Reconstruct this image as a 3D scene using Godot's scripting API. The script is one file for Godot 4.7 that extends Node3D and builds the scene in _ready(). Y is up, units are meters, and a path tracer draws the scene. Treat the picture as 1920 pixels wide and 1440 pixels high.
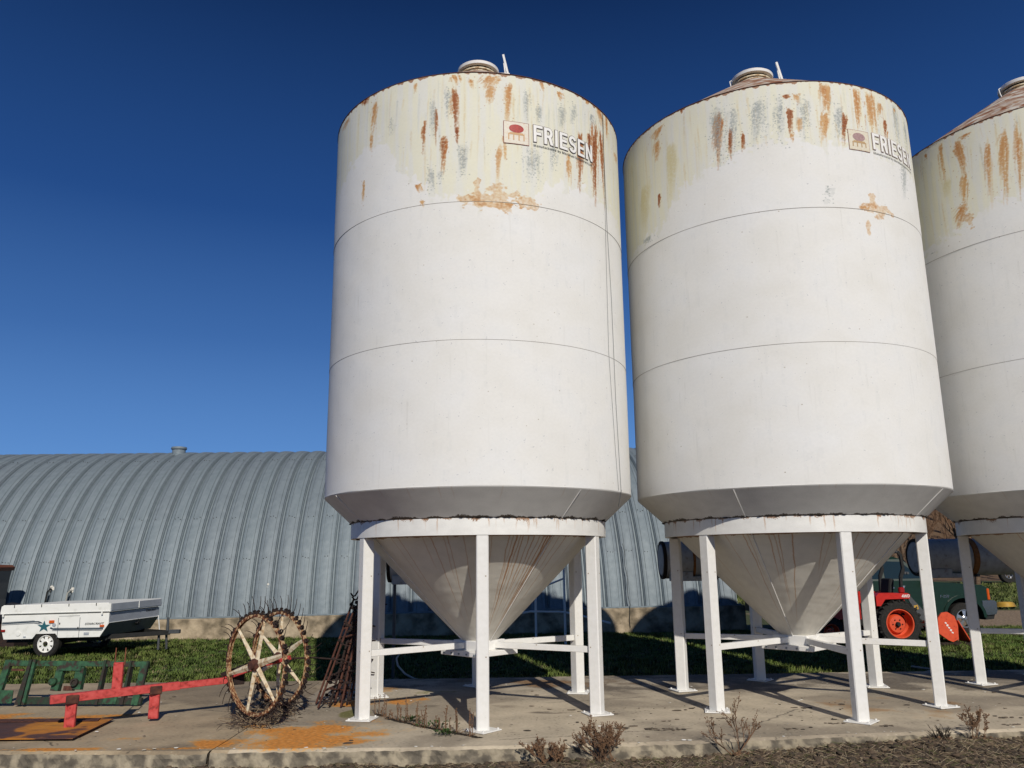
extends Node3D
# Grain bins on a concrete pad, steel arch barn behind. Pad top is y = 0; x right, -z away from the camera.

const GROUND := -0.15
const BIN_R := 2.13

var rng := RandomNumberGenerator.new()
var taken := {}
var M := {}


class Shape:
	var v := PackedVector3Array()
	var n := PackedVector3Array()
	var t := PackedVector2Array()

	func tri(a: Vector3, b: Vector3, c: Vector3, na: Vector3, nb: Vector3, nc: Vector3, ta := Vector2.ZERO, tb := Vector2.ZERO, tc := Vector2.ZERO) -> void:
		if (b - a).cross(c - a).dot(na + nb + nc) > 0.0:   # front faces run clockwise
			v.append_array([a, c, b]); n.append_array([na, nc, nb]); t.append_array([ta, tc, tb])
		else:
			v.append_array([a, b, c]); n.append_array([na, nb, nc]); t.append_array([ta, tb, tc])

	func flat(a: Vector3, b: Vector3, c: Vector3, out: Vector3) -> void:
		var k := (b - a).cross(c - a)
		if k.length_squared() < 1e-18:
			return
		k = k.normalized()
		if k.dot(out) < 0.0:
			k = -k
		tri(a, b, c, k, k, k)

	func quad(a: Vector3, b: Vector3, c: Vector3, d: Vector3, out: Vector3) -> void:
		flat(a, b, c, out); flat(a, c, d, out)

	# box with chamfered edges
	func box(at: Vector3, size: Vector3, turn := Basis.IDENTITY, cut := 0.006) -> void:
		var h := size * 0.5
		cut = minf(cut, minf(h.x, minf(h.y, h.z)) * 0.45)
		var P := func(sx, sy, sz, ax):
			var q := Vector3(sx * (h.x - cut), sy * (h.y - cut), sz * (h.z - cut))
			if ax == 0: q.x = sx * h.x
			elif ax == 1: q.y = sy * h.y
			else: q.z = sz * h.z
			return at + turn * q
		for s in [-1.0, 1.0]:
			quad(P.call(s, -1, -1, 0), P.call(s, 1, -1, 0), P.call(s, 1, 1, 0), P.call(s, -1, 1, 0), turn * Vector3(s, 0, 0))
			quad(P.call(-1, s, -1, 1), P.call(1, s, -1, 1), P.call(1, s, 1, 1), P.call(-1, s, 1, 1), turn * Vector3(0, s, 0))
			quad(P.call(-1, -1, s, 2), P.call(1, -1, s, 2), P.call(1, 1, s, 2), P.call(-1, 1, s, 2), turn * Vector3(0, 0, s))
			for r in [-1.0, 1.0]:
				quad(P.call(s, r, -1, 0), P.call(s, r, 1, 0), P.call(s, r, 1, 1), P.call(s, r, -1, 1), turn * Vector3(s, r, 0))
				quad(P.call(s, -1, r, 0), P.call(s, 1, r, 0), P.call(s, 1, r, 2), P.call(s, -1, r, 2), turn * Vector3(s, 0, r))
				quad(P.call(-1, s, r, 1), P.call(1, s, r, 1), P.call(1, s, r, 2), P.call(-1, s, r, 2), turn * Vector3(0, s, r))
				for q in [-1.0, 1.0]:
					flat(P.call(s, r, q, 0), P.call(s, r, q, 1), P.call(s, r, q, 2), turn * Vector3(s, r, q))

	# rectangular bar from p to q
	func bar(p: Vector3, q: Vector3, w: float, h: float, up := Vector3.UP, cut := 0.004) -> void:
		var d := (q - p).normalized()
		if absf(d.dot(up)) > 0.99:
			up = Vector3(0, 0, 1) if absf(d.z) < 0.9 else Vector3.RIGHT
		var s := d.cross(up).normalized()
		box((p + q) * 0.5, Vector3(w, h, p.distance_to(q)), Basis(s, d.cross(s), d), cut)

	func tube(pts: Array, r0: float, r1: float, k := 8, ends := true) -> void:
		var rings := []
		var u := Vector3.UP
		for i in pts.size():
			var d: Vector3 = (pts[mini(i + 1, pts.size() - 1)] - pts[maxi(i - 1, 0)]).normalized()
			if i == 0:
				u = Vector3.UP if absf(d.y) < 0.9 else Vector3.RIGHT
			u = (u - d * u.dot(d)).normalized()
			var w := d.cross(u)
			var ring := []
			for j in k:
				var a := TAU * j / k
				ring.append(u * cos(a) + w * sin(a))
			rings.append([pts[i], lerpf(r0, r1, float(i) / maxf(1.0, pts.size() - 1)), ring, d])
		for i in rings.size() - 1:
			var A = rings[i]
			var B = rings[i + 1]
			for j in k:
				var l := (j + 1) % k
				var a: Vector3 = A[0] + A[2][j] * A[1]
				var b: Vector3 = A[0] + A[2][l] * A[1]
				var c: Vector3 = B[0] + B[2][l] * B[1]
				var d: Vector3 = B[0] + B[2][j] * B[1]
				tri(a, b, c, A[2][j], A[2][l], B[2][l]); tri(a, c, d, A[2][j], B[2][l], B[2][j])
		if ends:
			for e in [0, rings.size() - 1]:
				var A = rings[e]
				var o: Vector3 = A[3] * (-1.0 if e == 0 else 1.0)
				for j in k:
					flat(A[0], A[0] + A[2][j] * A[1], A[0] + A[2][(j + 1) % k] * A[1], o)

	# turned shape: prof = [[r, y], ...] about the axis (y up before turn); sharp corners between the segments; U runs once over half a turn and back
	func lathe(prof: Array, k := 48, at := Vector3.ZERO, turn := Basis.IDENTITY, from := 0.0, to := TAU, smooth := false) -> void:
		var total := 0.0
		for i in prof.size() - 1:
			total += Vector2(prof[i][0], prof[i][1]).distance_to(Vector2(prof[i + 1][0], prof[i + 1][1]))
		var ns := []
		for i in prof.size() - 1:
			var e := Vector2(prof[i + 1][0] - prof[i][0], prof[i + 1][1] - prof[i][1]).normalized()
			ns.append(Vector2(e.y, -e.x))
		var run := 0.0
		for i in prof.size() - 1:
			var p := Vector2(prof[i][0], prof[i][1])
			var q := Vector2(prof[i + 1][0], prof[i + 1][1])
			var n0: Vector2 = ns[i]
			var n1: Vector2 = ns[i]
			if smooth:
				if i > 0: n0 = (ns[i - 1] + ns[i]).normalized()
				if i < ns.size() - 1: n1 = (ns[i] + ns[i + 1]).normalized()
			var v0 := run / total
			run += p.distance_to(q)
			var v1 := run / total
			for j in k:
				var a := lerpf(from, to, float(j) / k)
				var b := lerpf(from, to, float(j + 1) / k)
				var ca := Vector3(sin(a), 0, cos(a))
				var cb := Vector3(sin(b), 0, cos(b))
				var ua := Shape.fold(a)
				var ub := Shape.fold(b)
				var A := at + turn * (ca * p.x + Vector3(0, p.y, 0))
				var B := at + turn * (cb * p.x + Vector3(0, p.y, 0))
				var C := at + turn * (cb * q.x + Vector3(0, q.y, 0))
				var D := at + turn * (ca * q.x + Vector3(0, q.y, 0))
				var nA := turn * (ca * n0.x + Vector3(0, n0.y, 0))
				var nB := turn * (cb * n0.x + Vector3(0, n0.y, 0))
				var nC := turn * (cb * n1.x + Vector3(0, n1.y, 0))
				var nD := turn * (ca * n1.x + Vector3(0, n1.y, 0))
				if p.x > 1e-5:
					tri(A, B, C, nA, nB, nC, Vector2(ua, 1 - v0), Vector2(ub, 1 - v0), Vector2(ub, 1 - v1))
				if q.x > 1e-5:
					tri(A, C, D, nA, nC, nD, Vector2(ua, 1 - v0), Vector2(ub, 1 - v1), Vector2(ua, 1 - v1))

	# angle -> texture column: -90..90 degrees (0 faces the camera) run over the picture, the far half mirrors it
	static func fold(a: float) -> float:
		a = wrapf(a, -PI, PI)
		if a > PI / 2: a = PI - a
		elif a < -PI / 2: a = -PI - a
		return a / PI + 0.5

	# outline in the x-y plane, between two depths, the far outline drawn in by inset
	func slab(pts: PackedVector2Array, z0: float, z1: float, at := Vector3.ZERO, turn := Basis.IDENTITY, other := PackedVector2Array()) -> void:
		var far := other if other.size() == pts.size() else pts
		var idx := Geometry2D.triangulate_polygon(pts)
		for i in range(0, idx.size(), 3):
			var f := func(q: PackedVector2Array, k: int, z: float): return at + turn * Vector3(q[idx[k]].x, q[idx[k]].y, z)
			flat(f.call(pts, i, z0), f.call(pts, i + 1, z0), f.call(pts, i + 2, z0), turn * Vector3(0, 0, z0 - z1))
			flat(f.call(far, i, z1), f.call(far, i + 1, z1), f.call(far, i + 2, z1), turn * Vector3(0, 0, z1 - z0))
		var cw := Geometry2D.is_polygon_clockwise(pts)
		for i in pts.size():
			var j := (i + 1) % pts.size()
			var e := (pts[j] - pts[i])
			var o := Vector3(e.y, -e.x, 0) if not cw else Vector3(-e.y, e.x, 0)
			quad(at + turn * Vector3(pts[i].x, pts[i].y, z0), at + turn * Vector3(pts[j].x, pts[j].y, z0), at + turn * Vector3(far[j].x, far[j].y, z1), at + turn * Vector3(far[i].x, far[i].y, z1), turn * o)

	func mesh(m: Material) -> ArrayMesh:
		var a := []
		a.resize(Mesh.ARRAY_MAX)
		a[Mesh.ARRAY_VERTEX] = v
		a[Mesh.ARRAY_NORMAL] = n
		a[Mesh.ARRAY_TEX_UV] = t
		var r := ArrayMesh.new()
		r.add_surface_from_arrays(Mesh.PRIMITIVE_TRIANGLES, a)
		r.surface_set_material(0, m)
		return r


# ------------------------------------------------------------------ naming
func numbered(called: String) -> String:
	taken[called] = taken.get(called, 0) + 1
	return called if taken[called] == 1 else "%s_%03d" % [called, taken[called] - 1]


func tag(o: Node, label: String, category: String, group := "") -> Node:
	o.set_meta("label", label); o.set_meta("category", category)
	if group: o.set_meta("group", group)
	return o


func thing(called: String, label: String, category: String, at := Vector3.ZERO, turn := Vector3.ZERO, group := "") -> Node3D:
	var o := Node3D.new()
	o.name = numbered(called)
	add_child(o, true)
	o.position = at; o.rotation = turn
	tag(o, label, category, group)
	return o


func put(called: String, s: Variant, m: Material, parent: Node, at := Transform3D.IDENTITY) -> MeshInstance3D:
	var o := MeshInstance3D.new()
	o.mesh = s.mesh(m) if s is Shape else s
	if not s is Shape and m: o.material_override = m
	var k := 0
	var nm := called
	while parent.has_node(NodePath(nm)):
		k += 1
		nm = "%s_%03d" % [called, k]
	o.name = nm
	o.transform = at
	parent.add_child(o, true)
	return o


func structure(called: String, s: Variant, m: Material) -> MeshInstance3D:
	var o := put(called, s, m, self)
	o.set_meta("kind", "structure")
	return o


# ------------------------------------------------------------------ materials
func noise(seed_: int, freq: float, oct := 4, type := FastNoiseLite.TYPE_SIMPLEX_SMOOTH) -> FastNoiseLite:
	var f := FastNoiseLite.new()
	f.seed = seed_; f.frequency = freq; f.noise_type = type
	f.fractal_octaves = oct
	return f


func grey(seed_: int, w: int, h: int, freq: float, oct := 4, type := FastNoiseLite.TYPE_SIMPLEX_SMOOTH) -> PackedByteArray:
	return noise(seed_, freq, oct, type).get_image(w, h).get_data()


# mottled surface: colours (sRGB) spread by noise, laid over all sides; scale = repeats per metre
func mottled(cols: Array, stops: Array, scale: float, rough: float, metal := 0.0, bump := 0.3, freq := 0.02, seed_ := 1) -> StandardMaterial3D:
	var m := StandardMaterial3D.new()
	var g := Gradient.new()
	g.offsets = PackedFloat32Array(stops)
	g.colors = PackedColorArray(cols)
	var t := NoiseTexture2D.new()
	t.width = 256; t.height = 256; t.seamless = true
	t.noise = noise(seed_, freq, 5)
	t.color_ramp = g
	m.albedo_texture = t
	m.uv1_triplanar = true
	m.uv1_scale = Vector3.ONE * scale
	m.roughness = rough; m.metallic = metal
	if bump > 0.0:
		m.normal_enabled = true
		m.normal_texture = M.bumps
		m.normal_scale = bump
	return m


func paint(c: Color, rough := 0.5, metal := 0.0) -> StandardMaterial3D:
	var m := StandardMaterial3D.new()
	m.albedo_color = c; m.roughness = rough; m.metallic = metal
	return m


func make_materials() -> void:
	var t := NoiseTexture2D.new()
	t.width = 256; t.height = 256; t.seamless = true; t.as_normal_map = true; t.bump_strength = 3.0
	t.noise = noise(77, 0.05, 5)
	M.bumps = t
	M.white = mottled([Color(.80, .79, .76), Color(.88, .875, .86), Color(.90, .895, .885)], [0.0, 0.35, 1.0], 0.7, 0.65, 0.0, 0.06, 0.02, 3)
	M.leg = mottled([Color(.42, .30, .20), Color(.70, .66, .60), Color(.86, .855, .835), Color(.89, .885, .87)], [0.0, 0.045, 0.085, 1.0], 1.1, 0.65, 0.0, 0.08, 0.035, 36)
	M.galv = mottled([Color(.41, .455, .485), Color(.455, .50, .525), Color(.50, .54, .565)], [0.0, 0.5, 1.0], 0.6, 0.62, 0.12, 0.1, 0.03, 5)
	M.galv_dull = mottled([Color(.405, .445, .475), Color(.45, .492, .518), Color(.495, .535, .56)], [0.0, 0.5, 1.0], 0.5, 0.62, 0.12, 0.1, 0.03, 6)
	M.galv_pale = mottled([Color(.415, .46, .49), Color(.46, .506, .532), Color(.505, .545, .57)], [0.0, 0.5, 1.0], 0.7, 0.62, 0.12, 0.1, 0.03, 7)
	M.concrete_wall = mottled([Color(.30, .27, .22), Color(.52, .47, .39), Color(.64, .58, .49), Color(.72, .66, .56)], [0.0, 0.38, 0.6, 1.0], 0.35, 0.95, 0.0, 0.6, 0.02, 8)
	M.rust = mottled([Color(.16, .09, .08), Color(.30, .17, .13), Color(.42, .26, .18)], [0.0, 0.5, 1.0], 1.6, 0.9, 0.0, 0.6, 0.03, 9)
	M.rust_dark = mottled([Color(.08, .055, .05), Color(.15, .10, .085), Color(.25, .15, .11)], [0.0, 0.5, 1.0], 2.2, 0.9, 0.0, 0.6, 0.03, 10)
	M.rust_rim = mottled([Color(.26, .14, .09), Color(.46, .27, .16), Color(.72, .60, .44), Color(.82, .76, .63)], [0.0, 0.46, 0.58, 1.0], 1.8, 0.75, 0.0, 0.4, 0.035, 11)
	M.cream_rust = mottled([Color(.40, .23, .13), Color(.76, .66, .50), Color(.84, .79, .68), Color(.87, .83, .74)], [0.0, 0.34, 0.44, 1.0], 1.6, 0.7, 0.0, 0.4, 0.03, 12)
	M.plate = mottled([Color(.24, .16, .15), Color(.32, .21, .19), Color(.66, .42, .14), Color(.74, .50, .17)], [0.0, 0.47, 0.53, 1.0], 0.22, 0.9, 0.0, 0.5, 0.012, 13)
	M.red = mottled([Color(.28, .14, .11), Color(.60, .17, .15), Color(.72, .25, .23), Color(.78, .34, .32)], [0.0, 0.27, 0.42, 1.0], 1.4, 0.6, 0.0, 0.2, 0.03, 14)
	M.green = mottled([Color(.17, .12, .09), Color(.18, .15, .10), Color(.12, .26, .17), Color(.20, .39, .25)], [0.0, 0.30, 0.40, 1.0], 1.2, 0.65, 0.0, 0.3, 0.025, 15)
	M.green_dark = mottled([Color(.14, .10, .08), Color(.17, .14, .11), Color(.10, .17, .11), Color(.13, .22, .14)], [0.0, 0.45, 0.6, 1.0], 1.2, 0.75, 0.0, 0.3, 0.025, 16)
	M.black = mottled([Color(.05, .05, .05), Color(.09, .09, .09), Color(.14, .135, .125)], [0.0, 0.5, 1.0], 1.5, 0.8, 0.0, 0.3, 0.03, 17)
	M.rubber = mottled([Color(.07, .068, .065), Color(.12, .115, .105), Color(.20, .185, .16)], [0.0, 0.55, 1.0], 2.0, 0.9, 0.0, 0.4, 0.03, 18)
	M.chrome = paint(Color(.78, .78, .80), 0.16, 1.0)
	M.alloy = paint(Color(.74, .74, .75), 0.3, 0.85)
	M.camper = mottled([Color(.82, .82, .79), Color(.89, .89, .87), Color(.91, .91, .89)], [0.0, 0.3, 1.0], 0.5, 0.45, 0.0, 0.03, 0.02, 19)
	M.camper_grey = mottled([Color(.60, .62, .65), Color(.66, .68, .71)], [0.0, 1.0], 0.5, 0.5, 0.0, 0.03, 0.02, 20)
	M.camper_dark = mottled([Color(.36, .38, .40), Color(.41, .43, .45)], [0.0, 1.0], 0.5, 0.5, 0.0, 0.03, 0.02, 21)
	M.teal = paint(Color(.16, .36, .40), 0.45)
	M.teal_dark = paint(Color(.15, .22, .27), 0.45)
	M.stripe = paint(Color(.20, .24, .30), 0.45)
	M.amber = paint(Color(.78, .33, .08), 0.3)
	M.tail = paint(Color(.55, .08, .06), 0.3)
	M.ink = paint(Color(.13, .13, .14), 0.6)
	M.orange = mottled([Color(.60, .22, .11), Color(.80, .29, .15), Color(.84, .33, .18)], [0.0, 0.25, 1.0], 1.3, 0.45, 0.0, 0.1, 0.03, 22)
	M.tractor_red = mottled([Color(.68, .12, .07), Color(.78, .15, .09)], [0.0, 1.0], 1.3, 0.35, 0.0, 0.05, 0.03, 23)
	M.truck = mottled([Color(.04, .14, .10), Color(.06, .18, .13)], [0.0, 1.0], 1.0, 0.34, 0.0, 0.02, 0.03, 24)
	M.steel_grey = mottled([Color(.24, .25, .26), Color(.30, .31, .32)], [0.0, 1.0], 1.3, 0.5, 0.0, 0.1, 0.03, 25)
	M.tank = mottled([Color(.46, .42, .36), Color(.60, .60, .59), Color(.68, .68, .67)], [0.0, 0.3, 1.0], 0.9, 0.6, 0.0, 0.2, 0.03, 26)
	M.band = mottled([Color(.42, .25, .10), Color(.58, .38, .14)], [0.0, 1.0], 1.9, 0.8, 0.0, 0.3, 0.03, 27)
	M.glass = paint(Color(.12, .17, .17), 0.06)
	M.glass.metallic_specular = 0.7
	M.navy = mottled([Color(.05, .06, .10), Color(.08, .09, .15)], [0.0, 1.0], 1.5, 0.85, 0.0, 0.5, 0.03, 28)
	M.roof_brown = mottled([Color(.36, .19, .11), Color(.50, .28, .17)], [0.0, 1.0], 1.5, 0.7, 0.0, 0.3, 0.03, 29)
	M.twig = mottled([Color(.32, .23, .16), Color(.46, .35, .26), Color(.57, .45, .34)], [0.0, 0.5, 1.0], 5.0, 0.95, 0.0, 0.0, 0.03, 30)
	M.bark = mottled([Color(.26, .20, .15), Color(.40, .32, .25), Color(.50, .42, .34)], [0.0, 0.5, 1.0], 1.0, 0.95, 0.0, 0.4, 0.03, 31)
	M.hose = paint(Color(.60, .60, .57), 0.6)
	M.foam = mottled([Color(.75, .74, .70), Color(.88, .87, .84)], [0.0, 1.0], 4.0, 0.9, 0.0, 0.8, 0.04, 32)
	M.gunk = mottled([Color(.07, .06, .05), Color(.16, .13, .09), Color(.24, .17, .10)], [0.0, 0.5, 1.0], 6.0, 1.0, 0.0, 0.8, 0.04, 33)
	M.yellow = paint(Color(.70, .55, .20), 0.6)
	M.weed_green = mottled([Color(.13, .22, .07), Color(.24, .34, .12)], [0.0, 1.0], 5.0, 0.9, 0.0, 0.0, 0.03, 34)
	M.roof_skin = mottled([Color(.36, .19, .10), Color(.52, .30, .17), Color(.70, .62, .50), Color(.74, .73, .70), Color(.80, .80, .78)], [0.0, 0.50, 0.545, 0.64, 1.0], 0.75, 0.95, 0.0, 0.3, 0.02, 35)


func _ready() -> void:
	rng.seed = 11
	# camera: about 1.9 m above the pad, tilted up, rolled a little
	var cam := Camera3D.new()
	cam.name = "camera"
	cam.fov = 51.02
	cam.far = 2000.0
	cam.transform = Transform3D(Basis(Vector3.RIGHT, 0.2161) * Basis(Vector3(0, 0, 1), -0.0108), Vector3(0, 1.8893, 0))
	add_child(cam)
	# sky: clear, deep blue overhead, paler low down
	var table := [[0.0, Color(.17, .38, .75)], [7.8, Color(.10, .25, .575)], [15.0, Color(.049, .145, .395)], [23.6, Color(.018, .071, .245)], [38.0, Color(.006, .026, .10)], [60.0, Color(.0045, .020, .082)], [90.0, Color(.004, .018, .075)]]
	var im := Image.create(256, 512, false, Image.FORMAT_RGBF)
	for y in 512:
		var el := 90.0 - 180.0 * (y + 0.5) / 512.0
		var c := Color(.13, .115, .09)
		if el >= 0.0:
			for i in table.size() - 1:
				if el >= table[i][0] and el <= table[i + 1][0]:
					c = (table[i][1] as Color).lerp(table[i + 1][1], (el - table[i][0]) / (table[i + 1][0] - table[i][0]))
		im.fill_rect(Rect2i(0, y, 256, 1), c)
	var sm := PanoramaSkyMaterial.new()
	sm.panorama = ImageTexture.create_from_image(im)
	var env := Environment.new()
	env.background_mode = Environment.BG_SKY
	env.sky = Sky.new()
	env.sky.sky_material = sm
	env.tonemap_mode = Environment.TONE_MAPPER_LINEAR
	env.tonemap_exposure = 1.0
	env.sdfgi_enabled = true; env.ssao_enabled = true; env.ssil_enabled = true
	var we := WorldEnvironment.new()
	we.name = "environment"
	we.environment = env
	add_child(we)
	# low sun behind the camera's right shoulder
	var sun := DirectionalLight3D.new()
	sun.name = "sun"
	sun.light_energy = 1.22
	sun.light_color = Color(1.0, .972, .925)
	sun.light_angular_distance = 0.5
	sun.shadow_enabled = true
	var el := deg_to_rad(33.0)
	var az := deg_to_rad(-13.6)
	var dir := Vector3(sin(az) * cos(el), -sin(el), -cos(az) * cos(el))
	sun.basis = Basis.looking_at(dir)
	add_child(sun)

	make_materials()
	build_ground()
	build_pad()
	build_barn()
	build_hill()
	build_bins()
	build_tanks()
	build_camper()
	build_yard_left()
	build_green_frame()
	build_rake()
	build_harrows()
	build_tractor()
	build_truck()
	build_far()
	build_weeds()
	build_grass()
	build_litter()


# ------------------------------------------------------------------ setting
func bump_at(x: float, z: float) -> float:   # height of the ground sheet
	var y := GROUND
	if z > -9.9:
		var k: float = smoothstep(1.0, 5.5, x) * 0.09 - smoothstep(-1.0, -5.0, x) * 0.03
		y += (k + soil.get_noise_2d(x * 9.0, z * 9.0) * 0.035 + soil.get_noise_2d(x * 40.0, z * 40.0) * 0.02) * smoothstep(-9.9, -9.3, z)
	else:
		y += soil.get_noise_2d(x * 1.2, z * 1.2) * 0.03 * smoothstep(-15.0, -17.0, z) - .10 * smoothstep(6.0, 8.5, x) * smoothstep(-15.5, -19.0, z) - .08 * smoothstep(8.5, 6.0, x) * smoothstep(-20.5, -23.5, z)
	return y


var soil := FastNoiseLite.new()


func build_ground() -> void:
	soil.seed = 5; soil.frequency = 0.15; soil.fractal_octaves = 3
	var xs := [-400.0, -150.0, -60.0, -30.0, -18.0, -13.0]
	var x := -12.0
	while x < 13.0:
		xs.append(x)
		x += 0.07 if x > -6.5 and x < 6.5 else 0.4
	xs.append_array([13.0, 16.0, 20.0, 26.0, 34.0, 45.0, 60.0, 90.0, 160.0, 400.0])
	var zs := [300.0, 60.0, 15.0, 4.0, -2.0, -6.0, -7.5]
	var z := -8.0
	while z > -9.6:
		zs.append(z); z -= 0.07
	zs.append_array([-9.8, -10.5, -13.0, -15.0, -16.5, -18.0, -19.5, -21.0, -23.0, -25.0, -25.6, -27.0, -29.0, -31.0, -33.0, -33.6, -36.0, -42.0, -50.0, -62.0, -80.0, -120.0, -200.0, -400.0])
	var st := SurfaceTool.new()
	st.begin(Mesh.PRIMITIVE_TRIANGLES)
	for zz in zs:
		for xx in xs:
			var c := Color(.075, .10, .03)                       # grass ground, linear
			if zz > -9.9: c = Color(.082, .058, .038)              # bare soil in front of the pad
			elif xx > 9.0 and zz < -25.3 and zz > -33.3: c = Color(.36, .27, .18)   # gravel drive
			elif zz < -100.0: c = Color(.10, .11, .05)
			st.set_color(c)
			st.set_uv(Vector2(xx, zz))
			st.add_vertex(Vector3(xx, bump_at(xx, zz), zz))
	var w := xs.size()
	for j in zs.size() - 1:
		for i in w - 1:
			var a := j * w + i
			for q in [a, a + w, a + 1, a + 1, a + w, a + w + 1]: st.add_index(q)
	st.generate_normals()
	var m := mottled([Color(.52, .50, .46), Color(.82, .80, .76), Color(1, 1, 1)], [0.0, 0.45, 1.0], 0.9, 1.0, 0.0, 0.9, 0.03, 40)
	m.vertex_color_use_as_albedo = true
	var o := structure("ground", st.commit(), null)
	o.material_override = m
	if o.mesh.get_aabb().size.y < 0.0: print("ground")


const EDGE := [[-12.0, -9.12], [-5.3, -9.03], [-3.1, -8.92], [-1.8, -8.94], [-.4, -8.96], [1.17, -9.05], [1.9, -9.12], [3.3, -9.34], [5.6, -9.55], [9.0, -9.75], [15.0, -10.1]]


func edge_at(x: float, table := EDGE) -> float:
	for i in table.size() - 1:
		if x <= table[i + 1][0]:
			return lerpf(table[i][1], table[i + 1][1], clampf((x - table[i][0]) / (table[i + 1][0] - table[i][0]), 0, 1))
	return table[-1][1]


# concrete surface, one picture for the whole pad: 26 m x 6 m
func pad_picture() -> ImageTexture:
	var w := 2048
	var h := 512
	var a := grey(101, w, h, 0.004, 5)
	var b := grey(102, w, h, 0.02, 4)
	var c := grey(103, w, h, 0.22, 2)
	var d := grey(104, w, h, 0.012, 6, FastNoiseLite.TYPE_PERLIN)
	# stains lying on the concrete: x, z, half sizes, strength, kind (0 orange rust, 1 brown, 2 moss, 3 dark grime)
	var spots := [[-2.45, -9.32, 1.0, .34, 1.0, 0], [-2.3, -9.8, .85, .45, 1.0, 0], [-2.75, -10.25, .5, .3, .8, 0], [-2.0, -10.3, .5, .3, .75, 0], [-1.55, -9.3, .5, .12, .6, 0], [-1.45, -11.9, .3, .35, .8, 0], [-1.0, -12.0, .3, .16, .5, 0], [-2.35, -11.7, .35, .25, .7, 0], [-2.0, -12.9, .3, .3, .4, 0],
		[-6.5, -11.05, 1.3, .28, 1.0, 0], [-8.0, -10.9, .8, .3, 1.0, 0], [-4.4, -9.14, 1.3, .07, .95, 0], [-6.5, -9.2, 1.3, .06, .7, 0], [-5.6, -10.4, .8, .15, .45, 0], [-4.6, -9.6, .5, .1, .4, 0],
		[.9, -13.4, 1.2, .45, .75, 1], [-.3, -13.7, .7, .3, .5, 1], [4.9, -11.1, 1.0, .8, .55, 1], [5.5, -10.4, .9, .4, .45, 1], [3.4, -12.6, .8, .4, .3, 1], [8.2, -11.3, 1.3, .6, .4, 1],
		[-2.05, -10.9, .2, .35, .9, 2], [-1.2, -12.6, .35, .16, .6, 2], [-.9, -12.9, .3, .12, .6, 2], [3.0, -13.0, .6, .12, .4, 2],
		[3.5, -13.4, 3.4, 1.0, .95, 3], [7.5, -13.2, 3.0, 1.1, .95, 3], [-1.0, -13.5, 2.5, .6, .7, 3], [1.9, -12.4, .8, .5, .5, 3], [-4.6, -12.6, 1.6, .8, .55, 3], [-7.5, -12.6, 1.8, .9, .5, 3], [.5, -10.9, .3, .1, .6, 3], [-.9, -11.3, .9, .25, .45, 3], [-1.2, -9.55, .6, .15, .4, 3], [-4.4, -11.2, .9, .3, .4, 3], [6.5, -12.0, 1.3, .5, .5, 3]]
	var out := PackedByteArray()
	out.resize(w * h * 3)
	var add := []
	for k in 4:
		var f := PackedFloat32Array(); f.resize(w * h); add.append(f)
	for s in spots:
		var cx: float = (s[0] + 11.0) / 26.0 * w
		var cz: float = (s[1] + 14.8) / 6.0 * h
		var rx: float = s[2] / 26.0 * w * 1.5
		var rz: float = s[3] / 6.0 * h * 1.5
		var f: PackedFloat32Array = add[s[5]]
		for y in range(maxi(0, int(cz - rz)), mini(h, int(cz + rz) + 1)):
			for x in range(maxi(0, int(cx - rx)), mini(w, int(cx + rx) + 1)):
				var e := Vector2((x - cx) / rx, (y - cz) / rz).length()
				if e < 1.0:
					var i := y * w + x
					f[i] = maxf(f[i], float(s[4]) * minf(1.0, (1.0 - e) * 2.2))
		add[s[5]] = f
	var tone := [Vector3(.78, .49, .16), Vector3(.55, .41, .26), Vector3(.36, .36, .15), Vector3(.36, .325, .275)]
	var f0: PackedFloat32Array = add[0]
	var f1: PackedFloat32Array = add[1]
	var f2: PackedFloat32Array = add[2]
	var f3: PackedFloat32Array = add[3]
	for y in h:
		for x in w:
			var i := y * w + x
			var n1 := a[i] / 255.0
			var n2 := b[i] / 255.0
			var n3 := c[i] / 255.0
			var col := Vector3(.715, .665, .58).lerp(Vector3(.585, .54, .47), smoothstep(.40, .62, n1))
			col *= 0.86 + 0.16 * n2 + 0.12 * n3
			if x < 632:
				col *= Vector3(.90, .87, .82)
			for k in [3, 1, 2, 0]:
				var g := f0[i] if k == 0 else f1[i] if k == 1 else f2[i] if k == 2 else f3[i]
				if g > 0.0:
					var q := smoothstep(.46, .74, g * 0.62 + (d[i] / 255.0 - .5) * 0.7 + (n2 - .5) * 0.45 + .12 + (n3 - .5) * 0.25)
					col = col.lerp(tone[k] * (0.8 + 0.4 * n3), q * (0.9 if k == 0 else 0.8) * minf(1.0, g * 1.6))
			if n3 > .80 and n2 > .55: col = col.lerp(Vector3(.74, .70, .62), .5)
			if n3 < .2 and n2 < .42: col *= .72
			out[i * 3] = clampi(int(col.x * 255), 0, 255)
			out[i * 3 + 1] = clampi(int(col.y * 255), 0, 255)
			out[i * 3 + 2] = clampi(int(col.z * 255), 0, 255)
	# hairline cracks
	var r := RandomNumberGenerator.new()
	r.seed = 9
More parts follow.
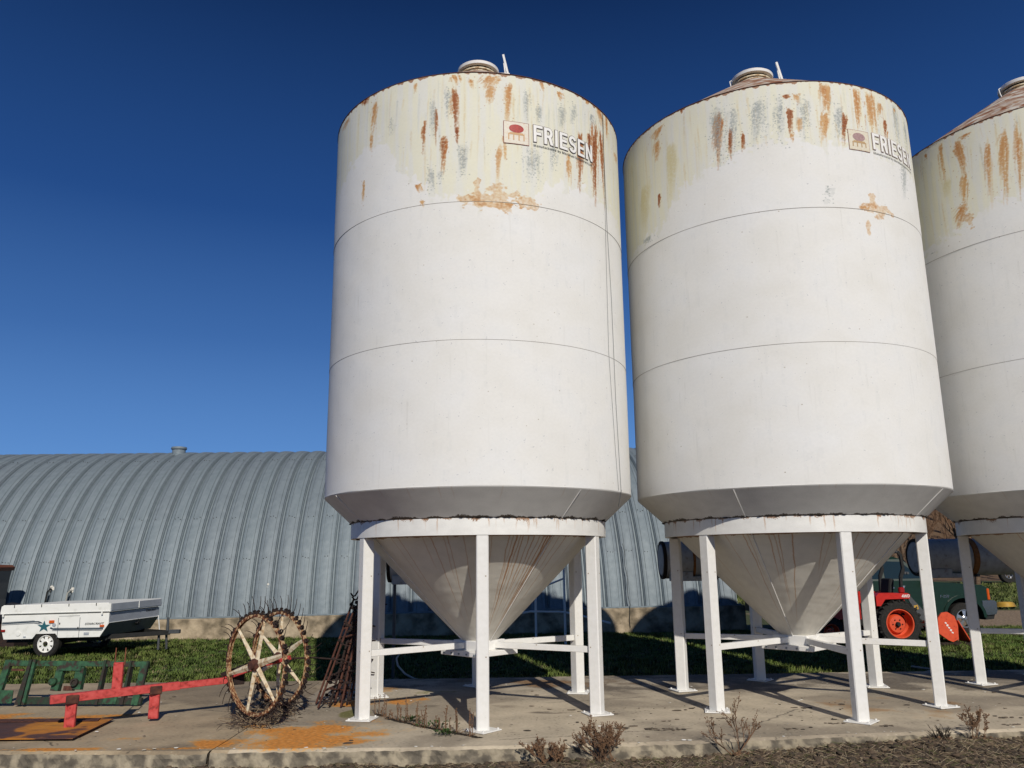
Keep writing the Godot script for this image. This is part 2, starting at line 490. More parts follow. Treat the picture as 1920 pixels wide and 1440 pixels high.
	for ck in [[-.2, -9.3, 2.2, .5], [2.4, -9.6, 1.2, 1.4], [4.4, -12.8, 1.6, -.4], [-5.0, -9.3, -.7, .8], [-4.2, -11.4, 1.0, -.2], [1.2, -13.6, .3, 1.0], [6.6, -10.2, 1.0, .9], [-6.9, -12.6, 1.4, .2], [0.4, -11.6, 1.5, .35]]:
		var p := Vector2((ck[0] + 11.0) / 26.0 * w, (ck[1] + 14.8) / 6.0 * h)
		var dd := Vector2(ck[2] / 26.0 * w, -ck[3] / 6.0 * h)
		var n := int(dd.length())
		for k in n:
			p += dd / n + Vector2(r.randf_range(-.8, .8), r.randf_range(-.6, .6))
			var x := clampi(int(p.x), 0, w - 2)
			var y := clampi(int(p.y), 0, h - 2)
			for q in [0, 1]:
				for e in 3:
					var j: int = ((y * w + x + int(q)) * 3) + int(e)
					out[j] = int(out[j] * (.52 if q == 0 else .75))
	return ImageTexture.create_from_image(Image.create_from_data(w, h, false, Image.FORMAT_RGB8, out))


func build_pad() -> void:
	var m := StandardMaterial3D.new()
	m.albedo_texture = pad_picture()
	m.roughness = 0.95
	m.normal_enabled = true
	m.normal_texture = M.bumps
	m.normal_scale = 0.5
	m.texture_repeat = false
	m.normal_enabled = false
	var side := mottled([Color(.27, .25, .22), Color(.42, .39, .34), Color(.58, .54, .46), Color(.70, .65, .56)], [0.0, 0.42, 0.58, 1.0], 0.7, 0.95, 0.0, 0.9, 0.025, 41)
	var rough := noise(61, 0.9, 4)
	var crumb := noise(62, 6.0, 2)
	for part in [[-11.0, -3.19], [-3.16, 14.8]]:
		var s := Shape.new()
		var f := Shape.new()
		var xs := []
		var x: float = part[0]
		while x < part[1] - 0.03:
			xs.append(x)
			x += 0.06 if x > -6.5 and x < 6.5 else 0.3
		xs.append(part[1])
		var lower := -0.012 if part[0] < -5.0 else 0.0
		var row := func(px: float, k: int) -> Vector3:
			var ze := edge_at(px) + rough.get_noise_1d(px * 3.0) * 0.02
			var zb := -14.05 - 0.03 * px if px > -3.0 else -14.0
			var u := [0.0, .012, .06, .2, .5, .8, .97, 1.0][k] as float
			var y := rough.get_noise_2d(px, u * 6.0) * 0.006 + lower
			if k == 0: y = -0.016 - absf(crumb.get_noise_1d(px)) * 0.022 + lower
			return Vector3(px, y, lerpf(ze, zb, u))
		var uv := func(p: Vector3) -> Vector2: return Vector2((p.x + 11.0) / 26.0, (p.z + 14.8) / 6.0)
		for i in xs.size() - 1:
			for k in 7:
				var a: Vector3 = row.call(xs[i], k)
				var b: Vector3 = row.call(xs[i + 1], k)
				var c: Vector3 = row.call(xs[i + 1], k + 1)
				var d: Vector3 = row.call(xs[i], k + 1)
				var up := Vector3.UP if k > 0 else Vector3(0, .8, .6)
				s.tri(a, b, c, up, up, up, uv.call(a), uv.call(b), uv.call(c))
				s.tri(a, c, d, up, up, up, uv.call(a), uv.call(c), uv.call(d))
			# the cast front face, slightly battered and rough
			var col := func(px: float, q: int) -> Vector3:
				var t: Vector3 = row.call(px, 0)
				if q == 0: return t
				return Vector3(px, [0, -.07, -.13, -.36][q], t.z + [0, .012, .02, .05][q] + crumb.get_noise_2d(px * 1.4, q * 3.0) * 0.016)
			for q in 3:
				f.quad(col.call(xs[i], q), col.call(xs[i + 1], q), col.call(xs[i + 1], q + 1), col.call(xs[i], q + 1), Vector3(0, 0, 1))
		var xl: float = part[0]
		var xr: float = part[1]
		for e in [xl, xr]:
			f.quad(row.call(e, 0), row.call(e, 7), row.call(e, 7) - Vector3(0, .35, 0), row.call(e, 0) - Vector3(0, .35, 0), Vector3(-1 if e == xl else 1, 0, 0))
		f.quad(row.call(xl, 7), row.call(xr, 7), row.call(xr, 7) - Vector3(0, .35, 0), row.call(xl, 7) - Vector3(0, .35, 0), Vector3(0, 0, -1))
		var o := structure("concrete_pad", s, m)
		put("cast_edge", f, side, o)
	# dark dirt packed in the joint between the two slabs
	var j := Shape.new()
	j.box(Vector3(-3.175, -.075, -11.45), Vector3(.036, .1, 5.0), Basis.IDENTITY, .01)
	structure("pavement_joint", j, M.gunk)


func build_barn() -> void:
	# front edge of the arch at z = 0, x along the barn, y = 0 the top of the foundation wall
	var b := thing("arch_barn", "long grey corrugated steel arch barn on a low stained concrete wall", "barn", Vector3(-9.71, .377, -24.09), Vector3(0, deg_to_rad(3.8), deg_to_rad(.55)))
	b.scale = Vector3(1.04, 1.064, 1.04)
	var R := 6.06
	var cy := -.91
	var pitch := .555
	var mats := [M.galv, M.galv_dull, M.galv_pale, M.galv]
	# outline of one rib across its width: rounded crest, steep flank, stiffening creases
	var across := []
	for q in [[0, 0], [.03, 0], [.065, .055], [.095, .068], [.098, .022], [.118, .022], [.121, .076], [.20, .092], [.28, .100], [.283, .080], [.297, .080], [.30, .102], [.40, .110], [.5, .112], [.60, .110], [.70, .102], [.703, .080], [.717, .080], [.72, .100], [.80, .092], [.879, .076], [.882, .022], [.902, .022], [.905, .068], [.935, .055], [.97, 0], [1, 0]]:
		across.append(Vector2(q[0] * pitch, q[1]))
	var cuts := [8.6, 23.4, 36.0, 65.0]
	var make := func(a0: float, a1: float, steps: int, lift: float) -> Shape:
		var s := Shape.new()
		for k in steps:
			var p := deg_to_rad(lerpf(a0, a1, float(k) / steps))
			var q := deg_to_rad(lerpf(a0, a1, float(k + 1) / steps))
			var dp := Vector3(0, sin(p), cos(p))
			var dq := Vector3(0, sin(q), cos(q))
			var c := Vector3(0, cy, -6.0)
			for i in across.size() - 1:
				var A: Vector2 = across[i]
				var B: Vector2 = across[i + 1]
				var e := (B - A).normalized()
				var na := dp * e.x - Vector3(e.y, 0, 0)
				var nb := dq * e.x - Vector3(e.y, 0, 0)
				var v := [c + Vector3(A.x, 0, 0) + dp * (R + A.y + lift), c + Vector3(B.x, 0, 0) + dp * (R + B.y + lift), c + Vector3(B.x, 0, 0) + dq * (R + B.y + lift), c + Vector3(A.x, 0, 0) + dq * (R + A.y + lift)]
				s.tri(v[0], v[1], v[2], na, na, nb); s.tri(v[0], v[2], v[3], na, nb, nb)
		return s
	var sheets := []
	for i in 3:
		var s: Shape = make.call(cuts[i] - (0.0 if i == 0 else .6), cuts[i + 1], [4, 4, 8][i], .0015 * (3 - i))
		sheets.append([s.mesh(mats[0]), s.mesh(mats[1]), s.mesh(mats[2])])
	var r := RandomNumberGenerator.new()
	r.seed = 4
	var x0 := -13.0
	var count := 52
	for k in count:
		var usual := r.randi() % 3
		for i in 3:
			put("roof_panel", sheets[i][usual if r.randf() < .75 else r.randi() % 3], null, b, Transform3D(Basis.IDENTITY, Vector3(x0 + k * pitch, 0, 0)))
	# crown and far side, one sheet per rib joined
	var back := Shape.new()
	for k in count:
		var s: Shape = make.call(64.4, 171.4, 20, 0.0)
		for i in s.v.size(): s.v[i] += Vector3(x0 + k * pitch, 0, 0)
		back.v.append_array(s.v); back.n.append_array(s.n); back.t.append_array(s.t)
	put("roof_crown", back, M.galv, b).set_meta("kind", "stuff")
	var L := count * pitch
	# bolts along the sheet laps
	var bolt := Shape.new()
	for k in count:
		for a in [23.4, 36.0, 65.0]:
			for u in [.36, .5, .64]:
				var q := deg_to_rad(a + (r.randf() - .5) * .8)
				var d := Vector3(0, sin(q), cos(q))
				if r.randf() < .8:
					bolt.box(Vector3(x0 + (k + u) * pitch, cy, -6.0) + d * (R + .116), Vector3(.022, .022, .022), Basis(Vector3.RIGHT, -q), .004)
	put("bolts", bolt, M.black, b).set_meta("kind", "stuff")
	# foundation wall, closing walls
	var f := Shape.new()
	f.box(Vector3(x0 + L / 2, -.52, .02), Vector3(L + .3, 1.0, .36), Basis.IDENTITY, .02)
	f.box(Vector3(x0 + L / 2, -.52, -12.02), Vector3(L + .3, 1.0, .36), Basis.IDENTITY, .02)
	put("foundation_wall", f, M.concrete_wall, b)
	var fl := Shape.new()
	fl.box(Vector3(x0 + L / 2, .0, .13), Vector3(L + .1, .04, .10), Basis.IDENTITY, .006)
	put("base_channel", fl, M.galv_pale, b)
	var endw := Shape.new()
	var pts := PackedVector2Array()
	for k in 25:
		var q := deg_to_rad(lerpf(8.6, 171.4, k / 24.0))
		pts.append(Vector2(-6.0 + cos(q) * (R - .02), cy + sin(q) * (R - .02)))
	pts.append(Vector2(-12, -1)); pts.append(Vector2(0, -1))
	for e in [x0 + .25, x0 + L - .25]:
		endw = Shape.new()
		endw.slab(pts, -.04, .04, Vector3(e, 0, 0), Basis(Vector3(0, 0, 1), Vector3.UP, Vector3.RIGHT))
		put("end_wall", endw, M.galv_dull, b)
	# roof vent
	var v := Shape.new()
	v.lathe([[.22, -.6], [.22, .26], [.25, .26], [.25, .34], [.0, .34]], 24)
	var vent := put("roof_vent", v, M.galv_pale, b, Transform3D(Basis.IDENTITY, b.transform.affine_inverse() * Vector3(-12.06, 5.66, -28.9)))
	var vc := Shape.new()
	vc.lathe([[.253, .27], [.265, .29], [.253, .32]], 24)
	put("vent_rim", vc, M.galv, vent)
	# foam round the pipes that come through the sheet, and a foam patch
	for q in [[-12.85, 1.24, 1.0, 1], [-12.30, 1.20, .6, 1], [-6.97, 1.22, .9, 0], [-12.66, 1.22, .5, 0]]:
		var c := b.transform.affine_inverse() * Vector3(q[0] * 1.04, 1.889 - (1.889 - q[1]) * 1.04, -23.9)
		var be := asin((c.y - cy) / R)
		var p := Vector3(c.x, c.y, -6.0 + cos(be) * (R + .09))
		var s := Shape.new()
		for k in 7:
			var o := Vector3(r.randf_range(-.06, .06), r.randf_range(-.05, .09), r.randf_range(-.03, .0)) * float(q[2])
			s.lathe([[0, -.05], [.03, -.04], [.055, 0], [.04, .03], [0, .05]], 7, p + o, Basis(Vector3(1, .3, .2).normalized(), r.randf() * 6.0).scaled(Vector3(.75, 1, .5)), 0.0, TAU, true)
		put("foam_patch", s, M.foam, b)
		if q[3] == 1:
			var t := Shape.new()
			t.tube([p + Vector3(0, 0, -.1), p + Vector3(0, .0, .1), p + Vector3(-.03, -.06, .17), p + Vector3(-.10, -.9, .22)], .022, .022, 8)
			put("drain_pipe", t, M.black if q[2] > .8 else M.hose, b)
	# thin chain hanging down the wall between the first and second bin
	var ch := Shape.new()
	var cc := b.transform.affine_inverse() * Vector3(3.41, 1.9, -24.5)
	var pl := []
	for k in 12:
		var yy: float = lerpf(1.75, -.55, k / 11.0)
		var zz: float = -6.0 + sqrt(maxf(0.0, R * R - (maxf(yy, 0) - cy) * (maxf(yy, 0) - cy))) + .25
		pl.append(Vector3(cc.x + sin(k * 1.7) * .02, yy, zz))
	ch.tube(pl, .008, .008, 5)
	put("hanging_cable", ch, M.black, b)


func build_hill() -> void:
	# wooded rise beyond the field on the right
	var st := SurfaceTool.new()
	st.begin(Mesh.PRIMITIVE_TRIANGLES)
	var f := noise(71, .03, 3)
	for j in 21:
		for i in 61:
			var x := 18.0 + i * 3.6
			var z := -72.0 - j * 6.0
			var y: float = GROUND - .1 + 17.0 * smoothstep(0, 18, j) * smoothstep(-2, 9, i) + f.get_noise_2d(x, z) * 1.5 * smoothstep(0, 3, j)
			st.add_vertex(Vector3(x, y, z))
	for j in 20:
		for i in 60:
			var a := j * 61 + i
			for q in [a, a + 61, a + 1, a + 1, a + 61, a + 62]: st.add_index(q)
	st.generate_normals()
	var o := structure("hill", st.commit(), null)
	o.material_override = mottled([Color(.25, .19, .13), Color(.40, .31, .22), Color(.47, .38, .27)], [0.0, 0.5, 1.0], .35, 1.0, 0.0, 0.8, 0.03, 72)
	# bare trees
	var r := RandomNumberGenerator.new()
	r.seed = 21
	var kinds := []
	for k in 3:
		var trunk := Shape.new()
		var crown := Shape.new()
		branch(trunk, crown, Vector3.ZERO, Vector3(.05 * k, 1, .03), 2.6 + k * .4, .17, 0, r)
		kinds.append([trunk.mesh(M.bark), crown.mesh(M.twig)])
	var spots := [[25.0, -58, 1.0], [28.5, -62, 1.25], [31.0, -66, .9], [33.5, -60, 1.15], [37.0, -68, 1.3], [40.5, -64, 1.0], [44.0, -70, 1.2], [49.0, -66, 1.1], [29.5, -72, 1.1], [35.0, -74, 1.2]]
	var words := ["leftmost", "second from the left", "third from the left", "fourth from the left", "fifth from the left", "sixth from the left", "seventh from the left", "farthest right", "back row, left", "back row, right"]
	for i in spots.size():
		var t := thing("bare_tree", "bare brown tree beyond the field, %s in the line behind the pickup" % words[i], "tree", Vector3(spots[i][0], GROUND, spots[i][1]), Vector3(0, i * 1.9, 0), "bare trees beyond the field")
		t.scale = Vector3.ONE * spots[i][2]
		put("trunk", kinds[i % 3][0], null, t)
		put("crown", kinds[i % 3][1], null, t)
	# the wood on the rise: too many stems to count
	var mm := MultiMesh.new()
	mm.transform_format = MultiMesh.TRANSFORM_3D
	var both := ArrayMesh.new()
	both.add_surface_from_arrays(Mesh.PRIMITIVE_TRIANGLES, kinds[1][1].surface_get_arrays(0))
	both.surface_set_material(0, M.twig)
	both.add_surface_from_arrays(Mesh.PRIMITIVE_TRIANGLES, kinds[1][0].surface_get_arrays(0))
	both.surface_set_material(1, M.bark)
	mm.mesh = both
	mm.instance_count = 260
	for i in 260:
		var z := r.randf_range(-76, -130)
		var x := r.randf_range(24, 120)
		var j := (-72.0 - z) / 6.0
		var y: float = GROUND - .4 + 17.0 * smoothstep(0, 18, j)
		mm.set_instance_transform(i, Transform3D(Basis(Vector3.UP, r.randf() * TAU).scaled(Vector3.ONE * r.randf_range(.6, 1.2)), Vector3(x, y, z)))
	var wood := MultiMeshInstance3D.new()
	wood.name = "woods"
	wood.multimesh = mm
	wood.set_meta("kind", "stuff")
	tag(wood, "brown leafless wood covering the rise behind the field", "woods")
	add_child(wood, true)


func branch(trunk: Shape, crown: Shape, p: Vector3, d: Vector3, len: float, rad: float, depth: int, r: RandomNumberGenerator) -> void:
	var q := p + d.normalized() * len
	var mid := (p + q) * .5 + Vector3(r.randf() - .5, 0, r.randf() - .5) * len * .12
	(trunk if depth < 2 else crown).tube([p, mid, q], rad, rad * .62, 6 if depth < 2 else 3, false)
	if depth >= 5:
		return
	for k in ([3, 3, 4, 3, 3][depth] as int):
		var side := Vector3(r.randf() - .5, r.randf() * .3 - .05, r.randf() - .5).normalized()
		var nd := (d.normalized() * r.randf_range(.5, 1.1) + side * r.randf_range(.5, 1.0) + Vector3(0, .2, 0)).normalized()
		branch(trunk, crown, p.lerp(q, r.randf_range(.55, 1.0)), nd, len * r.randf_range(.52, .74), rad * .55, depth + 1, r)


# ------------------------------------------------------------------ grain bins
# marks on the three shells: angle and height where a streak starts and ends, its width (m), its kind:
# R rust, r light rust, t tan bloom, g grey flecks, y yellowed paint
const MARKS := [
	[[-0.104,7.91,-0.092,7.29,0.112,"R"], [-0.09,7.34,-0.086,7.07,0.058,"R"], [-0.292,7.47,-0.295,6.96,0.053,"R"], [-0.223,7.64,-0.217,7.12,0.042,"R"], [-0.16,7.21,-0.182,6.71,0.102,"R"], [-0.655,7.99,-0.687,7.53,0.139,"r"], [-0.691,7.58,-0.687,7.1,0.049,"r"], [-0.998,8.03,-1.078,7.9,0.352,"r"],
		[-0.099,8.07,-0.083,7.9,0.158,"r"], [-0.009,8,0.001,7.85,0.067,"r"], [0.138,8.06,0.095,7.85,0.337,"r"], [0.116,7.93,0.095,7.6,0.134,"r"], [0.228,7.98,0.215,7.4,0.137,"r"], [-0.147,7.89,-0.15,7.45,0.114,"g"], [-0.233,7.76,-0.241,7.23,0.094,"g"], [-0.25,6.8,-0.237,6.42,0.129,"g"],
		[-0.185,6.73,-0.184,6.54,0.09,"g"], [0.338,7.91,0.34,7.47,0.106,"g"], [0.42,7.73,0.42,7.45,0.09,"g"], [0.6,7.84,0.582,7.47,0.128,"g"], [0.703,7.94,0.66,7.6,0.109,"g"], [0.371,7.11,0.378,6.59,0.265,"g"], [0.875,7.94,0.869,7.7,0.189,"g"], [-0.526,7.61,-0.53,7.37,0.075,"g"],
		[-0.05,7.09,-0.05,6.57,0.131,"g"], [0.521,7.24,0.51,6.84,0.107,"g"], [0.743,7.56,0.718,6.69,0.122,"R"], [0.834,7.64,0.822,7.3,0.087,"R"], [0.903,7.84,0.865,6.67,0.191,"R"], [0.975,7.8,0.992,6.62,0.128,"R"], [0.632,7.18,0.624,6.68,0.089,"r"], [-0.754,6.9,-0.751,6.5,0.085,"r"],
		[-0.337,6.59,-0.314,6.46,0.12,"r"], [-0.302,6.36,-0.295,6.25,0.066,"r"], [0.569,8.02,0.581,7.88,0.126,"r"], [0.438,8.08,0.46,7.93,0.067,"r"], [0.823,8.1,0.811,8,0.078,"r"], [1.073,8.12,1.068,7.74,0.136,"r"], [1.265,7.73,1.261,7.56,0.355,"r"], [0.198,7.08,0.202,6.86,0.063,"r"],
		[0.166,7.1,0.154,6.58,0.088,"r"], [0.203,7.21,0.192,7.06,0.09,"r"], [0.944,8.14,1.006,7.83,0.213,"r"], [-0.759,8.09,-0.775,7.99,0.203,"R"], [-0.354,8.02,-0.353,7.84,0.035,"r"], [0.032,6.54,0.037,6.29,0.099,"t"], [0.154,6.44,0.153,6.2,0.57,"t"], [-0.039,6.35,-0.039,6.27,0.281,"t"],
		[0.332,6.38,0.332,6.26,0.349,"t"], [-0.08,6.39,-0.08,6.27,0.087,"t"], [0.123,6.28,0.123,6.2,0.654,"t"], [0.225,6.28,0.225,6.23,0.244,"r"]],
	[[-0.544,7.86,-0.579,7.07,0.134,"R"], [-0.551,7.96,-0.559,7.04,0.243,"g"], [-0.478,7.56,-0.489,7.12,0.056,"R"], [-0.448,7.89,-0.475,7.15,0.139,"g"], [-0.409,7.46,-0.416,7.15,0.044,"R"], [-0.293,7.91,-0.329,7.17,0.256,"g"], [-0.178,7.91,-0.2,7.13,0.15,"g"], [-0.135,7.91,-0.136,7.82,0.093,"R"],
		[-0.074,7.91,-0.074,7.74,0.094,"r"], [-0.117,7.72,-0.122,7.36,0.13,"R"], [-0.064,7.57,-0.07,7.36,0.11,"r"], [-0.12,7.35,-0.122,7.18,0.065,"r"], [-0.023,7.88,-0.055,7.26,0.155,"g"], [0.112,8.07,0.104,7.63,0.258,"r"], [0.096,7.66,0.074,7.18,0.205,"r"], [0.334,8.06,0.329,7.41,0.152,"r"],
		[0.442,8.08,0.438,7.42,0.267,"r"], [0.229,7.66,0.207,7.17,0.122,"R"], [0.194,7.77,0.174,7.24,0.22,"g"], [0.572,7.72,0.552,7.38,0.101,"R"], [0.713,8.12,0.706,7.27,0.187,"g"], [0.889,7.98,0.864,7.46,0.193,"g"], [-0.995,8.01,-1.057,7.8,0.243,"r"], [-1.023,7.82,-1.045,7.5,0.127,"r"],
		[-0.897,7.69,-0.918,6.79,0.214,"y"], [-1.03,7,-1.037,6.79,0.08,"R"], [-1.175,7.33,-1.213,6.42,0.294,"y"], [-1.183,6.46,-1.193,6.35,0.348,"g"], [0.416,6.37,0.407,6.24,0.431,"t"], [0.298,6.34,0.293,6.27,0.203,"r"], [0.074,6.59,0.061,6.32,0.125,"g"], [0.364,6.5,0.346,6.34,0.094,"t"],
		[0.315,6.15,0.304,5.92,0.061,"t"], [0.764,7.22,0.694,6.66,0.194,"g"], [0.533,7.95,0.523,7.69,0.115,"r"], [0.714,7.99,0.708,7.89,0.101,"r"], [-0.797,8.1,-0.797,8,0.049,"R"]],
	[[-1.17,8.05,-1.174,7.4,0.105,"r"], [-1.045,7.99,-1.024,7.35,0.196,"r"], [-1.022,7.38,-1.053,6.9,0.17,"r"], [-1.049,6.96,-1.117,6.63,0.189,"r"], [-0.963,7.99,-1.004,7.91,0.207,"r"], [-0.846,7.86,-0.881,6.82,0.097,"r"], [-0.747,7.88,-0.797,6.82,0.144,"r"], [-0.663,7.94,-0.71,6.82,0.114,"r"],
		[-1.291,8.01,-1.296,7.89,0.065,"r"], [-1.311,6.4,-1.353,6.4,0.209,"g"], [-1.034,6.71,-1.037,6.55,0.12,"t"], [-1.144,7.46,-1.167,7.07,0.082,"y"]],
]
const LOWER := 2.739      # bottom of the shell
const UPPER := 8.08       # eave
# where the old cream paint ends and the later white coat begins: angle, height
const COAT := [
	[[-1.6, 6.9], [-1.07, 7.04], [-.75, 7.3], [-.61, 7.37], [-.5, 7.0], [-.43, 6.82], [-.25, 6.42], [.02, 6.24], [.40, 6.36], [.46, 6.60], [.71, 6.69], [.88, 6.68], [1.07, 6.60], [1.6, 6.4]],
	[[-1.6, 6.4], [-1.21, 6.42], [-.98, 6.5], [-.93, 6.71], [-.80, 6.90], [-.61, 7.08], [-.37, 7.19], [-.30, 7.29], [.04, 7.19], [.38, 7.14], [.71, 7.14], [1.6, 6.9]],
	[[-1.6, 6.4], [-1.33, 6.48], [-1.10, 6.60], [-.86, 6.81], [-.71, 6.83], [0.0, 6.9], [1.6, 6.7]]]


func shell_picture(bin_: int) -> ImageTexture:
	var w := 1024
	var h := 1024
	var big := grey(200 + bin_, w, h, .006, 4)
	var mid := grey(210 + bin_, w, h, .03, 4)
	var fine := grey(220 + bin_, w, h, .11, 3)
	var speck := grey(225 + bin_, w, h, .30, 1)
	# noise drawn out downwards, for runs in the paint
	var runs := noise(230 + bin_, .05, 4).get_image(w, 64)
	runs.resize(w, h, Image.INTERPOLATE_CUBIC)
	var run := runs.get_data()
	var px := PackedFloat32Array()
	px.resize(w * h * 3)
	var coat := PackedFloat32Array()
	coat.resize(w)
	for x in w:
		var a := ((x + .5) / w - .5) * PI
		coat[x] = (UPPER - edge_at(a, COAT[bin_])) / (UPPER - LOWER) * h
	var k := 0
	for y in h:
		for x in w:
			var i := y * w + x
			var n1 := big[i] * .00392
			var n2 := mid[i] * .00392
			var n3 := fine[i] * .00392
			var n4 := run[i] * .00392
			var e := coat[x] - y + (n2 - .5) * 70.0 + (n4 - .5) * 40.0
			var c := clampf(e * .08 + .5, 0, 1)
			var r := .878 + (n1 - .5) * .03
			var g := .874 + (n1 - .5) * .035
			var b := .858 + (n1 - .5) * .05
			# old paint: cream, chalked in vertical runs
			var q := smoothstep(.35, .7, n4) * .6 + n2 * .25
			r = lerpf(r, .868 - q * .02, c); g = lerpf(g, .857 - q * .008, c); b = lerpf(b, .775 + q * .055, c)
			var m := (smoothstep(.55, .72, n1) * .6 + smoothstep(.60, .80, n4) * .9 * smoothstep(.4, .6, n2)) * (1.0 - c)
			r -= m * .016; g -= m * .014; b -= m * .012
			if n3 > .80 and n2 > .60: r -= .12; g -= .115; b -= .10
			r += (n3 - .5) * .02; g += (n3 - .5) * .02; b += (n3 - .5) * .02
			# rusted eave
			if y < 9 and float(y) < .8 + (n4 - .42) * 16.0:
				r = lerpf(r, .52, .7); g = lerpf(g, .32, .7); b = lerpf(b, .20, .7)
			px[k] = r; px[k + 1] = g; px[k + 2] = b
			k += 3
	var r := RandomNumberGenerator.new()
	r.seed = 500 + bin_
	# every mark is a bundle of thin runs of its colour
	for s in MARKS[bin_]:
		var x0: float = (s[0] / PI + .5) * w
		var x1: float = (s[2] / PI + .5) * w
		var y0: float = (UPPER - s[1]) / (UPPER - LOWER) * h
		var y1: float = (UPPER - s[3]) / (UPPER - LOWER) * h
		var half: float = maxf(2.0, s[4] / BIN_R / PI * w * .5)
		var kind: String = s[5]
		if kind == "t":
			bloom(px, w, h, mid, fine, x0, y0, y1, half * 1.15)
			continue
		var long := y1 - y0
		var runs_n := int(clampf(half * (1.5 if kind != "g" else 1.2), 4, 26))
		for kk in runs_n:
			var o := clampf(r.randfn(0.0, .42), -1.0, 1.0)
			var ya := y0 + long * absf(r.randfn(0.0, .14)) * (1.0 if absf(o) < .5 else 2.2)
			var yb := y0 + long * clampf(r.randfn(.80, .24) - absf(o) * .25, .25, 1.12)
			var wd := r.randf_range(.9, 2.4) * (1.35 if absf(o) < .4 else 1.0)
			var col: Color
			var amt := 1.0
			match kind:
				"R":
					col = Color(.46, .225, .10).lerp(Color(.66, .40, .20), clampf(absf(o) * 1.1 + r.randf() * .35, 0, 1))
					amt = r.randf_range(.65, 1.0)
				"r":
					col = Color(.68, .45, .25).lerp(Color(.80, .65, .45), r.randf())
					amt = r.randf_range(.35, .85)
				"g":
					col = Color(.55, .575, .57).lerp(Color(.67, .685, .67), r.randf())
					amt = r.randf_range(.30, .65)
				_:
					col = Color(.80, .76, .60); amt = .25; wd *= 3.0
			var wash := kind == "g" and kk % 3 == 0     # every third grey run is a thin film, the rest flecks
			if wash: amt *= .55; wd *= 2.2
			thread_run(px, w, h, fine, speck, mid, x0 + o * half, x1 + o * half, ya, yb, wd, col, amt, kind == "g" and not wash, r)
		if kind == "R" or kind == "r":     # pinprick rust round the run, in the paint
			for kk in int(half * long * .012) + 4:
				var q := Vector2(lerpf(x0, x1, r.randf()) + r.randfn(0.0, .75) * half, y0 + long * r.randf())
				dot(px, w, h, q, r.randf_range(.5, 1.3), Color(.60, .38, .20), r.randf_range(.3, .8))
		elif kind == "g":
			for kk in int(half * long * .05) + 6:
				var q := Vector2(lerpf(x0, x1, r.randf()) + r.randfn(0.0, .55) * half, y0 + long * clampf(r.randfn(.5, .28), 0, 1))
				dot(px, w, h, q, r.randf_range(.6, 1.6), Color(.52, .54, .535).lerp(Color(.64, .665, .655), r.randf()), r.randf_range(.35, .8))
	# faint weeping from the eave all round, in the old paint
	for kk in 150:
		var x := r.randf() * w
		var y := r.randf_range(0, 60) if r.randf() < .7 else r.randf_range(40, 200)
		var c := Color(.78, .68, .50) if r.randf() < .6 else Color(.70, .72, .70)
		thread_run(px, w, h, fine, speck, mid, x, x + r.randf_range(-3, 3), y, minf(y + r.randf_range(20, 190), coat[int(x)] + 20.0), r.randf_range(.8, 2.0), c, r.randf_range(.10, .40), false, r)
	# thin runs and scuffs on the white coat
	for kk in 70:
		var x := r.randf() * w
		var y := r.randf_range(300, 1000)
		thread_run(px, w, h, fine, speck, mid, x, x + r.randf_range(-2, 2), y, y + r.randf_range(20, 130), r.randf_range(.7, 1.6), Color(.80, .795, .775), r.randf_range(.15, .5), false, r)
	for kk in 45:
		dot(px, w, h, Vector2(r.randf() * w, r.randf_range(260, 1010)), r.randf_range(.5, 1.2), Color(.50, .44, .36), r.randf_range(.3, .9))
	return picture(px, w, h)


func dot(px: PackedFloat32Array, w: int, h: int, at: Vector2, rad: float, c: Color, amt: float) -> void:
	for y in range(maxi(0, int(at.y - rad - 1)), mini(h, int(at.y + rad + 2))):
		for x in range(maxi(0, int(at.x - rad - 1)), mini(w, int(at.x + rad + 2))):
			var al := clampf(rad + .5 - Vector2(x - at.x, y - at.y).length(), 0, 1) * amt
			var j := (y * w + x) * 3
			px[j] = lerpf(px[j], c.r, al); px[j + 1] = lerpf(px[j + 1], c.g, al); px[j + 2] = lerpf(px[j + 2], c.b, al)


func thread_run(px: PackedFloat32Array, w: int, h: int, fine: PackedByteArray, speck: PackedByteArray, mid: PackedByteArray, x0: float, x1: float, ya: float, yb: float, wd: float, c: Color, amt: float, flecked: bool, r: RandomNumberGenerator) -> void:
	var drift := 0.0
	for y in range(maxi(0, int(ya)), mini(h, int(yb))):
		var u := (y - ya) / maxf(1.0, yb - ya)
		drift += r.randf_range(-.25, .25)
		var cx := lerpf(x0, x1, u) + drift
		var body := minf(u * 6.0, 1.0) * pow(1.0 - u, .40)
		var half := wd * (.45 + .9 * body)
		for x in range(maxi(0, int(cx - half - 2)), mini(w, int(cx + half + 3))):
			var i := y * w + x
			var n := fine[i] * .00392 - .5
			var m := speck[i] * .00392 - .5
			var al := clampf(half + .5 - absf(x - cx) + n * 1.6, 0, 1) * amt * body * clampf(.85 + n * 1.5 + m * .8, 0, 1)
			if flecked: al *= smoothstep(-.02, .14, n + m * .6)
			var j := i * 3
			px[j] = lerpf(px[j], c.r, al); px[j + 1] = lerpf(px[j + 1], c.g, al); px[j + 2] = lerpf(px[j + 2], c.b, al)


